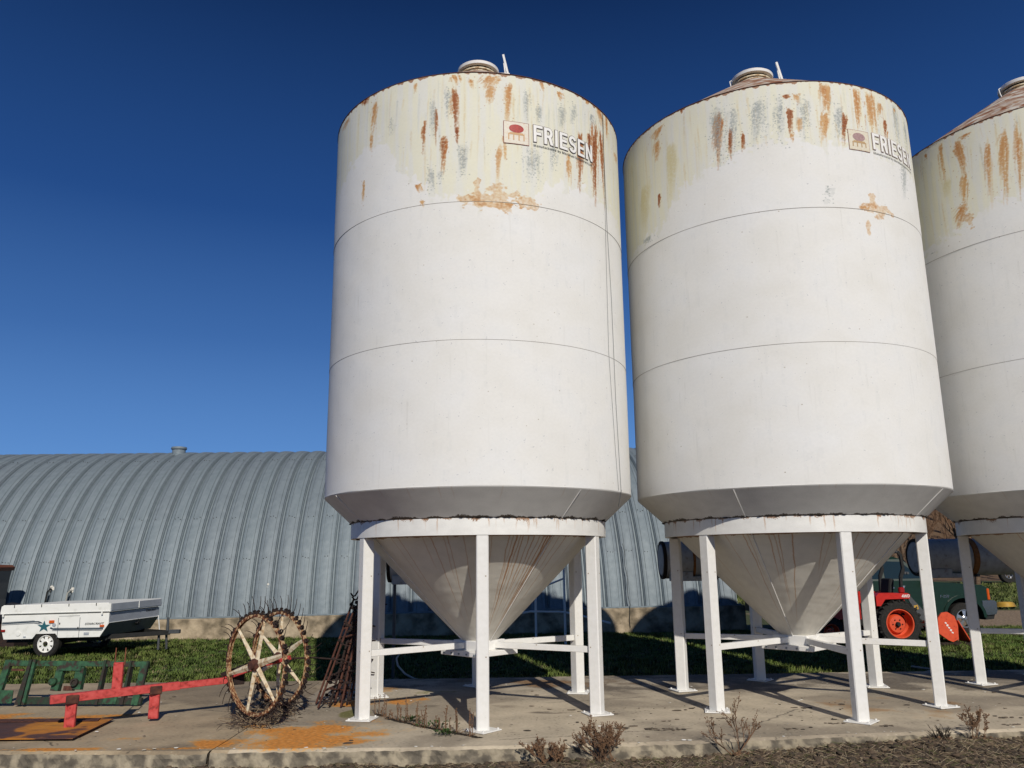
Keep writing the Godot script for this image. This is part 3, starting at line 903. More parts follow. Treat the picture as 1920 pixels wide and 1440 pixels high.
func bloom(px: PackedFloat32Array, w: int, h: int, mid: PackedByteArray, fine: PackedByteArray, cx: float, y0: float, y1: float, half: float) -> void:
	var hy := maxf((y1 - y0) * .5, 4.0) * 1.5
	var cy := (y0 + y1) * .5
	for y in range(maxi(0, int(cy - hy * 1.6)), mini(h, int(cy + hy * 1.6))):
		for x in range(maxi(0, int(cx - half * 1.6)), mini(w, int(cx + half * 1.6))):
			var i := y * w + x
			var n2 := mid[i] * .00392 - .5
			var n3 := fine[i] * .00392 - .5
			var e := Vector2((x - cx) / half, (y - cy) / hy).length()
			var al := smoothstep(.0, .22, .95 - e + n2 * 1.7 + n3 * .4) * (.55 + n3 * .5)
			var c := Vector3(.81, .68, .51).lerp(Vector3(.70, .50, .32), clampf(.15 + n3 * 1.3 + n2 * 1.4, 0, 1))
			var j := i * 3
			px[j] = lerpf(px[j], c.x, al); px[j + 1] = lerpf(px[j + 1], c.y, al); px[j + 2] = lerpf(px[j + 2], c.z, al)


func picture(px: PackedFloat32Array, w: int, h: int) -> ImageTexture:
	var out := PackedByteArray()
	out.resize(w * h * 3)
	for i in w * h * 3:
		out[i] = clampi(int(px[i] * 255.0), 0, 255)
	return ImageTexture.create_from_image(Image.create_from_data(w, h, false, Image.FORMAT_RGB8, out))


# rust that runs straight down from the top edge: [angle, length 0..1, strength]
func drip_picture(seed_: int, w: int, h: int, base: Color, drips: Array, top_rust: float, grime := 0.0) -> ImageTexture:
	var a := grey(seed_, w, h, .02, 4)
	var b := grey(seed_ + 1, w, h, .2, 2)
	var px := PackedFloat32Array()
	px.resize(w * h * 3)
	for i in w * h:
		var k := 1.0 + (a[i] * .00392 - .5) * .06 + (b[i] * .00392 - .5) * .035
		var c := base * k
		var y := i / w
		var n := a[(i % w) + (h / 2) * w] * .00392
		if y < h * top_rust * (.3 + 2.0 * maxf(0.0, n - .35)) * (.5 + b[i] * .00392): c = c.lerp(Color(.42, .25, .12), .7)
		if grime > 0.0 and h - y < h * grime * (.4 + 2.2 * maxf(0.0, n - .3)) * (.6 + .8 * b[i] * .00392): c = c.lerp(Color(.17, .13, .09), .85)
		px[i * 3] = c.r; px[i * 3 + 1] = c.g; px[i * 3 + 2] = c.b
	var r := RandomNumberGenerator.new()
	r.seed = seed_
	for d in drips:
		var x := (float(d[0]) / PI + .5) * w
		var n := int(float(d[1]) * h)
		var wd: float = 1.0 + float(d[2]) * 1.6
		for y in n:
			x += r.randf_range(-.32, .32)
			var fade := minf(1.0, (n - y) / (n * .5 + 1.0)) * float(d[2])
			for xx in range(maxi(0, int(x - 4)), mini(w, int(x + 5))):
				var al := clampf(1.3 - absf(xx - x) / wd, 0, 1) * fade * (.55 + .7 * b[y * w + xx] * .00392)
				var j := (y * w + xx) * 3
				px[j] = lerpf(px[j], .58, al); px[j + 1] = lerpf(px[j + 1], .34, al); px[j + 2] = lerpf(px[j + 2], .16, al)
	return picture(px, w, h)


func skin(t: Texture2D, rough := 0.5, bump := 0.0) -> StandardMaterial3D:
	var m := StandardMaterial3D.new()
	m.albedo_texture = t
	m.roughness = rough
	m.texture_repeat = false
	if bump > 0.0:
		m.normal_enabled = true
		m.normal_texture = M.dents
		m.normal_scale = bump
	return m


# lettering bent round the shell; at = angle, height of the lower left corner
func curved_text(words: String, high: float, wide: float, angle: float, y: float, lift: float, weight: int) -> Shape:
	var tm := TextMesh.new()
	var f := SystemFont.new()
	f.font_names = PackedStringArray(["Droid Sans"])
	f.font_weight = weight
	tm.font = f
	tm.text = words
	tm.font_size = 48
	tm.pixel_size = .01
	tm.depth = .0
	tm.curve_step = 1.0
	var box := tm.get_aabb()
	var arr := tm.surface_get_arrays(0)
	var v: PackedVector3Array = arr[Mesh.ARRAY_VERTEX]
	var idx = arr[Mesh.ARRAY_INDEX]
	var s := Shape.new()
	var bend := func(p: Vector3) -> Array:
		var a := angle + (p.x - box.position.x) / box.size.x * wide / BIN_R
		var d := Vector3(sin(a), 0, cos(a))
		return [d * (BIN_R + lift) + Vector3(0, y + (p.y - box.position.y) / box.size.y * high, 0), d]
	var order := []
	if idx == null or (idx as PackedInt32Array).is_empty():
		order = range(v.size())
	else:
		order = Array(idx)
	for i in range(0, order.size(), 3):
		if i + 2 >= order.size(): break
		var a: Array = bend.call(v[order[i]])
		var b: Array = bend.call(v[order[i + 1]])
		var c: Array = bend.call(v[order[i + 2]])
		s.tri(a[0], b[0], c[0], a[1], b[1], c[1])
	return s


# the seven condensed capitals painted on the bins, drawn as outlines one unit high
func big_letters() -> Array:
	var w := .54
	var t := .17
	var out := []
	var bars := func(x: float, heights: Array) -> Array:
		var l := [PackedVector2Array([Vector2(x, 0), Vector2(x + t, 0), Vector2(x + t, 1), Vector2(x, 1)])]
		for q in heights: l.append(PackedVector2Array([Vector2(x + t - .01, q[0]), Vector2(x + q[1], q[0]), Vector2(x + q[1], q[0] + .15), Vector2(x + t - .01, q[0] + .15)]))
		return l
	var x := 0.0
	out.append(bars.call(x, [[.85, w], [.43, w * .86]]))
	x += w + .10
	var r: Array = bars.call(x, [])
	var path := PackedVector2Array([Vector2(x + t - .01, .925)])
	for k in 9:
		var a := PI / 2 - PI * k / 8.0
		path.append(Vector2(x + w - t * .5 - .17 + cos(a) * .17, .70 + sin(a) * .225))
	path.append(Vector2(x + t - .01, .475))
	r.append_array(Geometry2D.offset_polyline(path, .08, Geometry2D.JOIN_ROUND, Geometry2D.END_BUTT))
	r.append(PackedVector2Array([Vector2(x + .26, .42), Vector2(x + .43, .46), Vector2(x + w + .03, 0), Vector2(x + w - .16, 0)]))
	out.append(r)
	x += w + .15
	out.append(bars.call(x, []))
	x += t + .14
	out.append(bars.call(x, [[.85, w], [.43, w * .9], [0.0, w]]))
	x += w + .11
	var s := PackedVector2Array()
	for k in 15:
		var a := deg_to_rad(lerpf(15, 270, k / 14.0))
		s.append(Vector2(x + w / 2 + cos(a) * (w / 2 - .08), .71 + sin(a) * .21))
	for k in range(1, 15):
		var a := deg_to_rad(lerpf(90, -165, k / 14.0))
		s.append(Vector2(x + w / 2 + cos(a) * (w / 2 - .08), .29 + sin(a) * .21))
	out.append(Array(Geometry2D.offset_polyline(s, .082, Geometry2D.JOIN_ROUND, Geometry2D.END_BUTT)))
	x += w + .12
	out.append(bars.call(x, [[.85, w], [.43, w * .9], [0.0, w]]))
	x += w + .11
	var n: Array = bars.call(x, [])
	n.append_array(bars.call(x + w - t + .05, []))
	n.append(PackedVector2Array([Vector2(x + t - .01, 1), Vector2(x + t - .01, .62), Vector2(x + w - t + .06, 0), Vector2(x + w - t + .06, .38)]))
	out.append(n)
	return out


func lay(s: Shape, p: PackedVector2Array, angle: float, y: float, lift: float) -> void:
	var q := PackedVector2Array()
	for v in p: q.append(Vector2(angle + v.x * .238 / BIN_R, y + v.y * .238))
	var part := curved_area(q, lift)
	s.v.append_array(part.v); s.n.append_array(part.n); s.t.append_array(part.t)


func curved_area(pts: PackedVector2Array, lift: float) -> Shape:   # points: angle, height
	var s := Shape.new()
	var idx := Geometry2D.triangulate_polygon(pts)
	for i in range(0, idx.size(), 3):
		var p := []
		for k in 3:
			var q := pts[idx[i + k]]
			p.append(q)
		fill(s, p[0], p[1], p[2], lift, 2)
	return s


func fill(s: Shape, a: Vector2, b: Vector2, c: Vector2, lift: float, depth: int) -> void:
	if depth > 0:
		var ab := (a + b) * .5
		var bc := (b + c) * .5
		var ca := (c + a) * .5
		fill(s, a, ab, ca, lift, depth - 1); fill(s, ab, b, bc, lift, depth - 1); fill(s, ca, bc, c, lift, depth - 1); fill(s, ab, bc, ca, lift, depth - 1)
		return
	var P := func(q: Vector2): return Vector3(sin(q.x), 0, cos(q.x)) * (BIN_R + lift) + Vector3(0, q.y, 0)
	var N := func(q: Vector2): return Vector3(sin(q.x), 0, cos(q.x))
	s.tri(P.call(a), P.call(b), P.call(c), N.call(a), N.call(b), N.call(c))


func build_bins() -> void:
	var dn := NoiseTexture2D.new()
	dn.width = 512; dn.height = 512; dn.as_normal_map = true; dn.bump_strength = 5.0
	dn.noise = noise(300, .008, 3)
	M.dents = dn
	var centre := [Vector3(-.4839, 0, -11.462), Vector3(3.9594, 0, -11.7415), Vector3(8.51, 0, -12.04)]
	var label := ["leftmost white grain bin, with strong rust streaks and a bright red oval emblem", "middle white grain bin, with a faded purple oval emblem and grey blotches", "white grain bin cut off by the right edge, with tan streaks and no lettering"]
	for i in 3:
		var b := thing("grain_bin", label[i], "grain bin", centre[i], Vector3.ZERO, "hopper bottom grain bins in a row")
		build_bin(b, i)


func build_bin(b: Node3D, i: int) -> void:
	var r := RandomNumberGenerator.new()
	r.seed = 40 + i
	M.seam = paint(Color(.58, .55, .51), .8)
	var shell := skin(shell_picture(i), .78, .15)
	var seams := [LOWER, 4.515, 6.30, UPPER]
	var wob := noise(310 + i, .25, 2)
	for k in 3:
		var s := Shape.new()
		var prof := []
		var rad: float = BIN_R + [0.0, .003, .006][k]
		for q in 9:
			prof.append([rad, lerpf(seams[k] - (.02 if k > 0 else 0.0), seams[k + 1], q / 8.0)])
		if k > 0: prof.insert(0, [rad - .01, seams[k] - .02])
		s.lathe(prof, 128)
		for j in s.v.size():
			var p := s.v[j]
			s.t[j].y = 1.0 - (p.y - LOWER) / (UPPER - LOWER)
			var d := wob.get_noise_3dv(p * 1.5) * .006
			s.v[j] += Vector3(p.x, 0, p.z).normalized() * d
		put("wall_sheet", s, shell, b)
	for k in 2:
		var s := Shape.new()
		var y: float = seams[k + 1] - .021
		s.lathe([[BIN_R + .0 + k * .004, y - .003], [BIN_R + .0038 + k * .004, y - .002], [BIN_R + .0038 + k * .004, y + .0008]], 128)
		put("lap_seam", s, M.seam, b)
	# roof cone, eave lip, neck and lid
	var roof := Shape.new()
	roof.lathe([[BIN_R + .008, UPPER + .002], [.30, 9.34]], 96)
	put("roof_cone", roof, M.roof_skin, b)
	var lip := Shape.new()
	lip.lathe([[BIN_R + .007, UPPER - .004], [BIN_R + .013, UPPER - .002], [BIN_R + .013, UPPER + .006], [BIN_R - .02, UPPER + .018]], 128)
	put("eave_lip", lip, M.rust, b)
	var neck := Shape.new()
	neck.lathe([[.30, 9.30], [.28, 9.345], [.27, 9.38], [.295, 9.385], [.295, 9.405], [.25, 9.41]], 40)
	put("filler_neck", neck, M.cream_rust, b)
	var lid := Shape.new()
	lid.lathe([[.20, 9.445], [.325, 9.45], [.33, 9.495], [.31, 9.51], [0, 9.54]], 40)
	var ln := put("lid", lid, M.white, b)
	var gasket := Shape.new()
	gasket.lathe([[.265, 9.40], [.265, 9.45]], 40)
	put("lid_gasket", gasket, M.gunk, ln)
	var clip := Shape.new()
	clip.tube([Vector3(-.33, 9.48, 0), Vector3(-.365, 9.46, 0), Vector3(-.35, 9.36, 0), Vector3(-.33, 9.31, 0)], .010, .010, 6)
	put("lid_clip", clip, M.white, ln)
	var lever := Shape.new()
	lever.bar(Vector3(.28, 9.42, .06), Vector3(.50, 9.41, .06), .03, .045)
	lever.bar(Vector3(.48, 9.38, .06), Vector3(.40, 9.77, .05), .04, .035)
	lever.bar(Vector3(.43, 9.42, .06), Vector3(.41, 9.62, .05), .02, .03)
	put("lid_lever", lever, M.white, b)
	# collar that narrows to the ring, the ring, hopper and outlet
	var coll := Shape.new()
	coll.lathe([[1.765, 2.394], [BIN_R - .004, LOWER - .012], [BIN_R + .004, LOWER + .001]], 128)
	var dr := []
	for k in 12: dr.append([r.randf_range(-1.4, 1.4), r.randf_range(.1, .5), .12])
	put("collar", coll, skin(drip_picture(330 + i * 9, 1024, 128, Color(.82, .815, .795), dr, .0, .06), .6), b)
	var gunk := Shape.new()
	for k in 260:
		var a := r.randf() * TAU
		var gr := r.randf_range(.008, .026)
		if sin(a * 3.0 + i * 2.0) + sin(a * 7.0 + 1.0) + r.randf_range(-1.0, 1.4) > .1:
			gunk.lathe([[0, -gr * .4], [gr, 0], [0, gr * .7]], 5, Vector3(sin(a) * 1.765, 2.398, cos(a) * 1.765), Basis(Vector3.UP, r.randf() * 6.0).scaled(Vector3(1.6, 1, 1)))
	var gk := put("moss_line", gunk, M.gunk, b)
	gk.set_meta("kind", "stuff")
	var ring := Shape.new()
	ring.lathe([[1.70, 2.193], [1.762, 2.193], [1.762, 2.394], [1.73, 2.394]], 96)
	dr = []
	for k in 46: dr.append([r.randf_range(-1.5, 1.5), r.randf_range(.15, .8), r.randf_range(.1, .45)])
	put("support_ring", ring, skin(drip_picture(332 + i * 9, 1024, 96, Color(.875, .87, .85), dr, .16), .5), b)
	var cone := Shape.new()
	cone.lathe([[.24, .84], [.6, 1.20], [1.0, 1.60], [1.58, 2.193], [1.76, 2.376]], 96)
	for j in cone.v.size():
		cone.t[j].y = 1.0 - (cone.v[j].y - .84) / (2.193 - .84)
	var list := [[[-.74, .7, .3], [-.66, .95, .45], [-.42, .35, .3], [-.35, .9, .5], [-.24, .5, .3], [-.21, .9, .45], [-.08, .7, .4], [.14, .4, .3], [.28, .95, .5], [.31, .6, .4], [.34, 1.0, .85], [.37, .8, .5], [.39, .9, .6], [.44, .7, .6], [.49, .7, .6], [.54, .9, .5], [.58, 1.0, .75], [.615, 1.0, .95], [.64, 1.0, .9], [.67, .9, .6], [.74, .5, .4], [.82, .9, .5], [.95, .7, .3]],
		[[-1.16, .7, .3], [-.86, .6, .4], [-.7, .95, .5], [-.66, .5, .4], [-.49, .5, .5], [-.45, .9, .4], [-.41, .7, .5], [-.31, .95, .6], [-.06, .4, .4], [.0, .5, .3], [.22, .35, .4], [.33, .8, .5], [.4, .9, .4], [.51, .9, .45], [.56, .6, .3], [.7, .8, .4], [.8, .9, .4], [.95, .7, .4], [1.1, .8, .4]],
		[[-1.2, .8, .4], [-1.0, .6, .4], [-.85, .9, .5], [-.6, .7, .4], [-.4, .9, .5], [-.1, .6, .3]]]
	put("hopper_cone", cone, skin(drip_picture(334 + i * 9, 1024, 512, Color(.80, .785, .745), list[i], .012), .5, .5), b)
	# a welded joint down the hopper and down the collar
	var weld := Shape.new()
	for a in [[-.98, -.62, -.35][i], [.66, .75, .5][i]]:
		weld.tube([Vector3(sin(a) * .25, .84, cos(a) * .25), Vector3(sin(a) * 1.585, 2.19, cos(a) * 1.585)], .006, .006, 5, false)
		weld.tube([Vector3(sin(a) * 1.77, 2.40, cos(a) * 1.77), Vector3(sin(a) * 2.128, 2.72, cos(a) * 2.128)], .006, .006, 5, false)
	put("weld_seam", weld, M.white, b)
	var turn := Basis(Vector3.UP, deg_to_rad(-48.0) + [0.06, .05, .06][i])
	var out := Shape.new()
	out.box(Vector3(0, .785, 0), Vector3(.50, .13, .50), turn, .008)
	put("outlet", out, M.leg, b)
	var fl := Shape.new()
	fl.box(Vector3(0, .692, 0), Vector3(.74, .065, .74), turn, .006)
	var fo := put("outlet_flange", fl, M.leg, b)
	var gate := Shape.new()
	gate.box(turn * Vector3(-.62, 0, .0) + Vector3(0, .70, 0), Vector3(.55, .03, .5), turn, .004)
	put("slide_gate", gate, M.white, b)
	var bolts := Shape.new()
	for k in 5:
		bolts.box(turn * Vector3(-.374, 0, lerpf(-.3, .3, k / 4.0)) + Vector3(0, .69, 0), Vector3(.02, .022, .022), turn, .004)
		bolts.box(turn * Vector3(lerpf(-.3, .3, k / 4.0), 0, .374) + Vector3(0, .69, 0), Vector3(.022, .022, .02), turn, .004)
	put("bolts", bolts, M.galv, fo).set_meta("kind", "stuff")
	# six legs with base plates and braces
	var leg := Shape.new()
	leg.box(Vector3(0, 1.10, 0), Vector3(.147, 2.19, .147), Basis.IDENTITY, .012)
	var leg_mesh := leg.mesh(M.leg)
	var plate := Shape.new()
	plate.box(Vector3(0, .012, 0), Vector3(.31, .014, .31), Basis(Vector3.UP, PI / 4), .003)
	for q in [[.19, 0], [-.19, 0], [0, .19], [0, -.19]]:
		plate.lathe([[.012, .019], [.012, .034], [0, .036]], 8, Vector3(q[0] * .92, 0, q[1] * .92))
	var plate_mesh := plate.mesh(M.leg)
	var brace := Shape.new()
	brace.bar(Vector3(0, .785, .25), Vector3(0, .775, 1.605), .07, .075)
	var brace_mesh := brace.mesh(M.leg)
	for k in 6:
		var a: float = [.0643, .0541, .06][i] + k * PI / 3
		var d := Vector3(sin(a), 0, cos(a))
		var lg := put("leg", leg_mesh, null, b, Transform3D(Basis(Vector3.UP, a), d * 1.682))
		put("base_plate", plate_mesh, null, lg)
		put("brace", brace_mesh, null, b, Transform3D(Basis(Vector3.UP, a), Vector3.ZERO))
	# maker's emblem and lettering
	if i < 2:
		var a0: float = [.192, .236][i]
		var a1: float = [.352, .392][i]
		var y0: float = [7.094, 7.115][i]
		var y1: float = [7.409, 7.41][i]
		var rim := curved_area(PackedVector2Array([Vector2(a0, y0), Vector2(a1, y0), Vector2(a1, y1), Vector2(a0, y1)]), .011)
		var e := put("emblem", rim, paint([Color(.52, .25, .20), Color(.62, .47, .42)][i], .6), b)
		var g := .0035
		put("emblem_field", curved_area(PackedVector2Array([Vector2(a0 + g, y0 + g * 2), Vector2(a1 - g, y0 + g * 2), Vector2(a1 - g, y1 - g * 2), Vector2(a0 + g, y1 - g * 2)]), .013), mottled([[Color(.82, .72, .58), Color(.86, .83, .77), Color(.87, .85, .80)], [Color(.80, .73, .60), Color(.85, .82, .74), Color(.87, .84, .77)]][i], [0.0, .4, 1.0], 3.0, .6, 0.0, 0.0, .03, 90 + i), e)
		var oval := PackedVector2Array()
		for k in 28:
			oval.append(Vector2((a0 + a1) / 2 + .046 * cos(k * TAU / 28), y1 - .098 + .058 * sin(k * TAU / 28)))
		put("emblem_oval", curved_area(oval, .015), mottled([[Color(.52, .10, .09), Color(.66, .15, .12), Color(.72, .22, .17)], [Color(.56, .44, .45), Color(.66, .54, .53), Color(.70, .60, .58)]][i], [0.0, .5, 1.0], 4.0, .55, 0.0, 0.0, .03, 92 + i), e)
		var legs := Shape.new()
		for k in [-.048, -.017, .016, .047]:
			var c: float = (a0 + a1) / 2 + k
			var part := curved_area(PackedVector2Array([Vector2(c - .0035, y0 + .055), Vector2(c + .0035, y0 + .055), Vector2(c + .0035, y1 - .17), Vector2(c - .0035, y1 - .17)]), .015)
			legs.v.append_array(part.v); legs.n.append_array(part.n); legs.t.append_array(part.t)
		var arch := curved_area(PackedVector2Array([Vector2((a0 + a1) / 2 - .051, y1 - .185), Vector2((a0 + a1) / 2 + .051, y1 - .185), Vector2((a0 + a1) / 2 + .040, y1 - .155), Vector2((a0 + a1) / 2 - .040, y1 - .155)]), .0148)
		legs.v.append_array(arch.v); legs.n.append_array(arch.n); legs.t.append_array(arch.t)
		put("emblem_legs", legs, paint([Color(.78, .62, .44), Color(.72, .60, .44)][i], .6), e)
		var t0: float = [.381, .422][i]
		var y: float = [7.17, 7.182][i]
		var outline := Shape.new()
		var face := Shape.new()
		for word in big_letters():
			for p in word:
				for ring_ in Geometry2D.offset_polygon(p, .034, Geometry2D.JOIN_MITER):
					lay(outline, ring_, t0, y, .0125)
				lay(face, p, t0, y, .016)
		put("lettering_outline", outline, paint([Color(.42, .38, .37), Color(.68, .61, .57)][i], .6), b)
		put("lettering", face, paint(Color(.92, .915, .90), .6), b)
		put("small_lettering", curved_text("Manufactured by Meridian Industries Ltd.", .042, 1.0, t0, y - .075, .012, 700), paint([Color(.34, .35, .35), Color(.60, .60, .57)][i], .6), b)
	if i == 0:
		var w := Shape.new()
		w.tube([Vector3(1.013, 8.07, 0), Vector3(.98, 5.98, 0), Vector3(.965, 4.56, 0), Vector3(1.007, 3.23, 0), Vector3(1.03, 2.75, 0)].map(func(p): return Vector3(sin(p.x) * 2.141, p.y, cos(p.x) * 2.141)), .0019, .0019, 5)
		w.tube([Vector3(1.0, 8.07, 0), Vector3(1.008, 6.3, 0), Vector3(1.032, 5.33, 0), Vector3(1.038, 3.94, 0), Vector3(1.067, 2.76, 0)].map(func(p): return Vector3(sin(p.x) * 2.142, p.y, cos(p.x) * 2.142)), .0025, .0025, 5)
		w.tube([Vector3(sin(1.067) * 2.145, 2.76, cos(1.067) * 2.145), Vector3(sin(1.06) * 2.1, 2.55, cos(1.06) * 2.1)], .004, .004, 5)
		put("hanging_cord", w, M.steel_grey, b)


# ------------------------------------------------------------------ things in the yard
func build_tanks() -> void:
	# raised drums behind the bins; x of the left end, z, length
	var rows := [[-2.26, -15.0, 1.7, "behind the leftmost bin, mostly hidden"], [2.74, -15.3, 1.8, "behind the middle bin"], [7.55, -15.5, 1.95, "with orange band behind the rightmost bin"]]
	for i in 3:
		var q = rows[i]
		var t := thing("steel_tank", "grey horizontal steel tank on a stand %s" % q[3], "tank", Vector3(q[0], GROUND, q[1]), Vector3.ZERO, "raised steel tanks behind the bins")
		var y := 2.02
		var side := Basis(Vector3(0, 0, 1), -PI / 2)      # turned shapes lie along x
		var rad := .335
		var s := Shape.new()
		s.lathe([[0, -.02], [rad * .8, -.02], [rad * .86, .0], [rad, .0], [rad, q[2]], [0, q[2] + .05]], 40, Vector3(0, y, 0), side)
		put("drum", s, M.tank, t)
		var e := Shape.new()
		e.lathe([[rad * .86, -.01], [rad * 1.02, -.015], [rad * 1.035, .03], [rad * 1.0, .05]], 40, Vector3(0, y, 0), side)
		put("end_rim", e, M.gunk, t)
		var b := Shape.new()
		var bx: float = [.55, .52, .92][i]
		b.lathe([[rad, bx], [rad + .022, bx + .01], [rad + .022, bx + [.05, .04, .10][i]], [rad, bx + [.06, .05, .11][i]]], 40, Vector3(0, y, 0), side)
		put("band", b, M.band, t).set_meta("label", "rusty band round the tank")
		var l := Shape.new()
		l.box(Vector3(.30, y - rad + .04, .24), Vector3(.42, .16, .10))
		l.box(Vector3(.68, y - rad + .0, .24), Vector3(.34, .08, .10))
		put("side_box", l, M.tank, t)
		for x in [[.10, 1.62], [.35, .95], [.20, 1.01]][i]:
			for z in [0.0]:
				var lg := Shape.new()
				lg.bar(Vector3(x, .02, 0), Vector3(x, y - .30, 0), .05, .05)
				lg.box(Vector3(x, .01, 0), Vector3(.16, .02, .3))
				put("leg", lg, M.steel_grey, t)
		var br := Shape.new()
		br.bar(Vector3([.10, .35, .20][i], y - .335, -.25), Vector3([.10, .35, .20][i], y - .335, .25), .05, .05)
		br.bar(Vector3([1.62, .95, 1.01][i], y - .335, -.25), Vector3([1.62, .95, 1.01][i], y - .335, .25), .05, .05)
		put("crossbar", br, M.steel_grey, t)
	# white pipe frame by the barn wall
	var f := thing("pipe_frame", "white bent pipe frame standing behind the leftmost bin", "pipe frame", Vector3(.1, GROUND, -20.4))
	var p := Shape.new()
	p.tube([Vector3(-.5, .45, .3), Vector3(.0, .78, 0), Vector3(.3, .82, 0), Vector3(1.1, .80, 0), Vector3(1.5, .72, .1), Vector3(2.2, .55, .3)], .028, .028, 8)
	put("lower_rail", p, M.white, f)
	for x in [.42, 1.13]:
		var u := Shape.new()
		u.tube([Vector3(x, 0, 0), Vector3(x, [1.35, 1.85][int(x > 1)], 0)], .028, .028, 8)
		put("upright", u, M.white, f)
	var tp := Shape.new()
	tp.tube([Vector3(.42, 1.33, 0), Vector3(1.13, 1.60, 0)], .022, .022, 8)
	put("upper_rail", tp, M.white, f)
	# garden hoses on the grass
	var h := Shape.new()
	h.tube([[-2.58, -19.1], [-2.5, -17.8], [-2.3, -16.6], [-2.0, -15.4], [-1.75, -14.75], [-1.45, -14.35], [-1.1, -14.2], [-.8, -14.3]].map(func(q): return Vector3(q[0], GROUND + .05, q[1])), .02, .02, 6)
	tag(put("garden_hose", h, M.hose, self), "thin pale hose curving through the shaded grass behind the leftmost bin", "hose")
	var h2 := Shape.new()
	h2.tube([[7.3, -15.6], [7.5, -15.1], [7.0, -14.7], [6.4, -14.5], [5.9, -14.5]].map(func(q): return Vector3(q[0], GROUND + .06, q[1])), .02, .02, 6)
	tag(put("garden_hose_001", h2, M.hose, self), "thin pale hose lying in the grass beside the rightmost bin", "hose")


func wheel(parent: Node, called: String, at: Vector3, rad: float, wide: float, rim: float, rim_m: Material, turn: Basis, style: String) -> Node3D:
	# axle along local z of turn; outside face at +z
	var w := Node3D.new()
	w.name = called
	var k := 0
	while parent.has_node(NodePath(String(w.name))):
		k += 1
		w.name = "%s_%03d" % [called, k]
	parent.add_child(w, true)
	w.transform = Transform3D(turn, at)
	var face := Basis(Vector3.RIGHT, PI / 2)          # turned axis y -> z
	var t := Shape.new()
	t.lathe([[rim, -wide / 2], [rad * .93, -wide / 2], [rad, -wide * .36], [rad, wide * .36], [rad * .93, wide / 2], [rim + .012, wide / 2], [rim, wide * .42], [rim, 0]], 44, Vector3.ZERO, face)
	if style == "farm":
		for i in 22:
			var a := i * TAU / 22
			for sd in [-1.0, 1.0]:
				var aa: float = a + (TAU / 44 if sd > 0 else 0.0)
				var p := Vector3(cos(aa), sin(aa), 0) * (rad + .005)
				t.box(p + Vector3(0, 0, sd * wide * .26), Vector3(.06, .045, wide * .52), Basis(Vector3(0, 0, 1), aa) * Basis(Vector3.RIGHT, .5 * sd), .008)
	else:
		for i in 60:
			var a := i * TAU / 60
			t.box(Vector3(cos(a), sin(a), 0) * (rad + .001), Vector3(.012, .028, wide * .66), Basis(Vector3(0, 0, 1), a), .003)
	put("tyre", t, M.rubber, w)
	var r := Shape.new()
	if style == "farm":
		r.lathe([[rim, -.1], [rim, wide * .43], [rim * .93, wide * .43], [rim * .90, wide * .36], [rim * .84, -.03], [rim * .70, -.07]], 44, Vector3.ZERO, face)
		r.lathe([[rim * .70, -.07], [rim * .62, .02], [rim * .56, .05], [0, .06]], 44, Vector3(-.03, -.02, 0), face)
	elif style == "alloy":
		r.lathe([[rim, -.08], [rim, wide * .45], [rim * .92, wide * .45], [rim * .88, wide * .33], [rim * .88, 0]], 40, Vector3.ZERO, face)
		for i in 5:
			var a := i * TAU / 5 + .3
			for o in [-.13, .13]:
				r.bar(Vector3(cos(a) * rim * .2, sin(a) * rim * .2, wide * .34), Vector3(cos(a + o) * rim * .9, sin(a + o) * rim * .9, wide * .30), .05, .03, Vector3(0, 0, 1))
		r.lathe([[rim * .3, wide * .2], [rim * .3, wide * .38], [rim * .2, wide * .42], [0, wide * .43]], 24, Vector3.ZERO, face)
	else:   # white pressed steel with round holes
		r.lathe([[rim, -.06], [rim, wide * .46], [rim * .93, wide * .46], [rim * .86, wide * .30]], 40, Vector3.ZERO, face)
		for i in 8:
			var a := i * TAU / 8
			r.bar(Vector3(cos(a) * rim * .42, sin(a) * rim * .42, wide * .33), Vector3(cos(a) * rim * .9, sin(a) * rim * .9, wide * .28), rim * .40, .012, Vector3(0, 0, 1), .004)
		r.lathe([[rim * .5, wide * .2], [rim * .48, wide * .34], [rim * .30, wide * .40], [rim * .30, wide * .46]], 28, Vector3.ZERO, face)
	put("rim", r, rim_m, w)
	var hub := Shape.new()
	hub.lathe([[rim * .17, .0], [rim * .17, wide * .44 if style != "farm" else .10], [rim * .12, wide * .5 if style != "farm" else .13], [0, wide * .5 if style != "farm" else .13]], 20, Vector3(0, 0, .0) if style != "farm" else Vector3(-.03, -.02, 0), face)
	if style == "farm":
		for i in 6:
			var a := i * TAU / 6
			hub.lathe([[.014, .04], [.014, .075], [0, .08]], 6, Vector3(cos(a) * rim * .34 - .03, sin(a) * rim * .34 - .02, 0), face)
	put("hub", hub, M.black if style != "alloy" else M.alloy, w)
	return w


func poly(a: Array) -> PackedVector2Array:
	var p := PackedVector2Array()
	for q in a: p.append(Vector2(q[0], q[1]))
	return p


func words_on(parent: Node, called: String, text: String, size: float, at: Vector3, turn: Basis, m: Material, slant := 0.0, wide := 1.0) -> MeshInstance3D:
	var tm := TextMesh.new()
	var f := SystemFont.new()
	f.font_names = PackedStringArray(["Droid Sans"])
	f.font_weight = 700
	tm.font = f; tm.text = text; tm.font_size = 32; tm.pixel_size = size / 32.0; tm.depth = .004
	tm.horizontal_alignment = HORIZONTAL_ALIGNMENT_LEFT
	return put(called, tm, m, parent, Transform3D(turn * Basis(Vector3(wide, 0, 0), Vector3(slant, 1, 0), Vector3(0, 0, 1)), at))


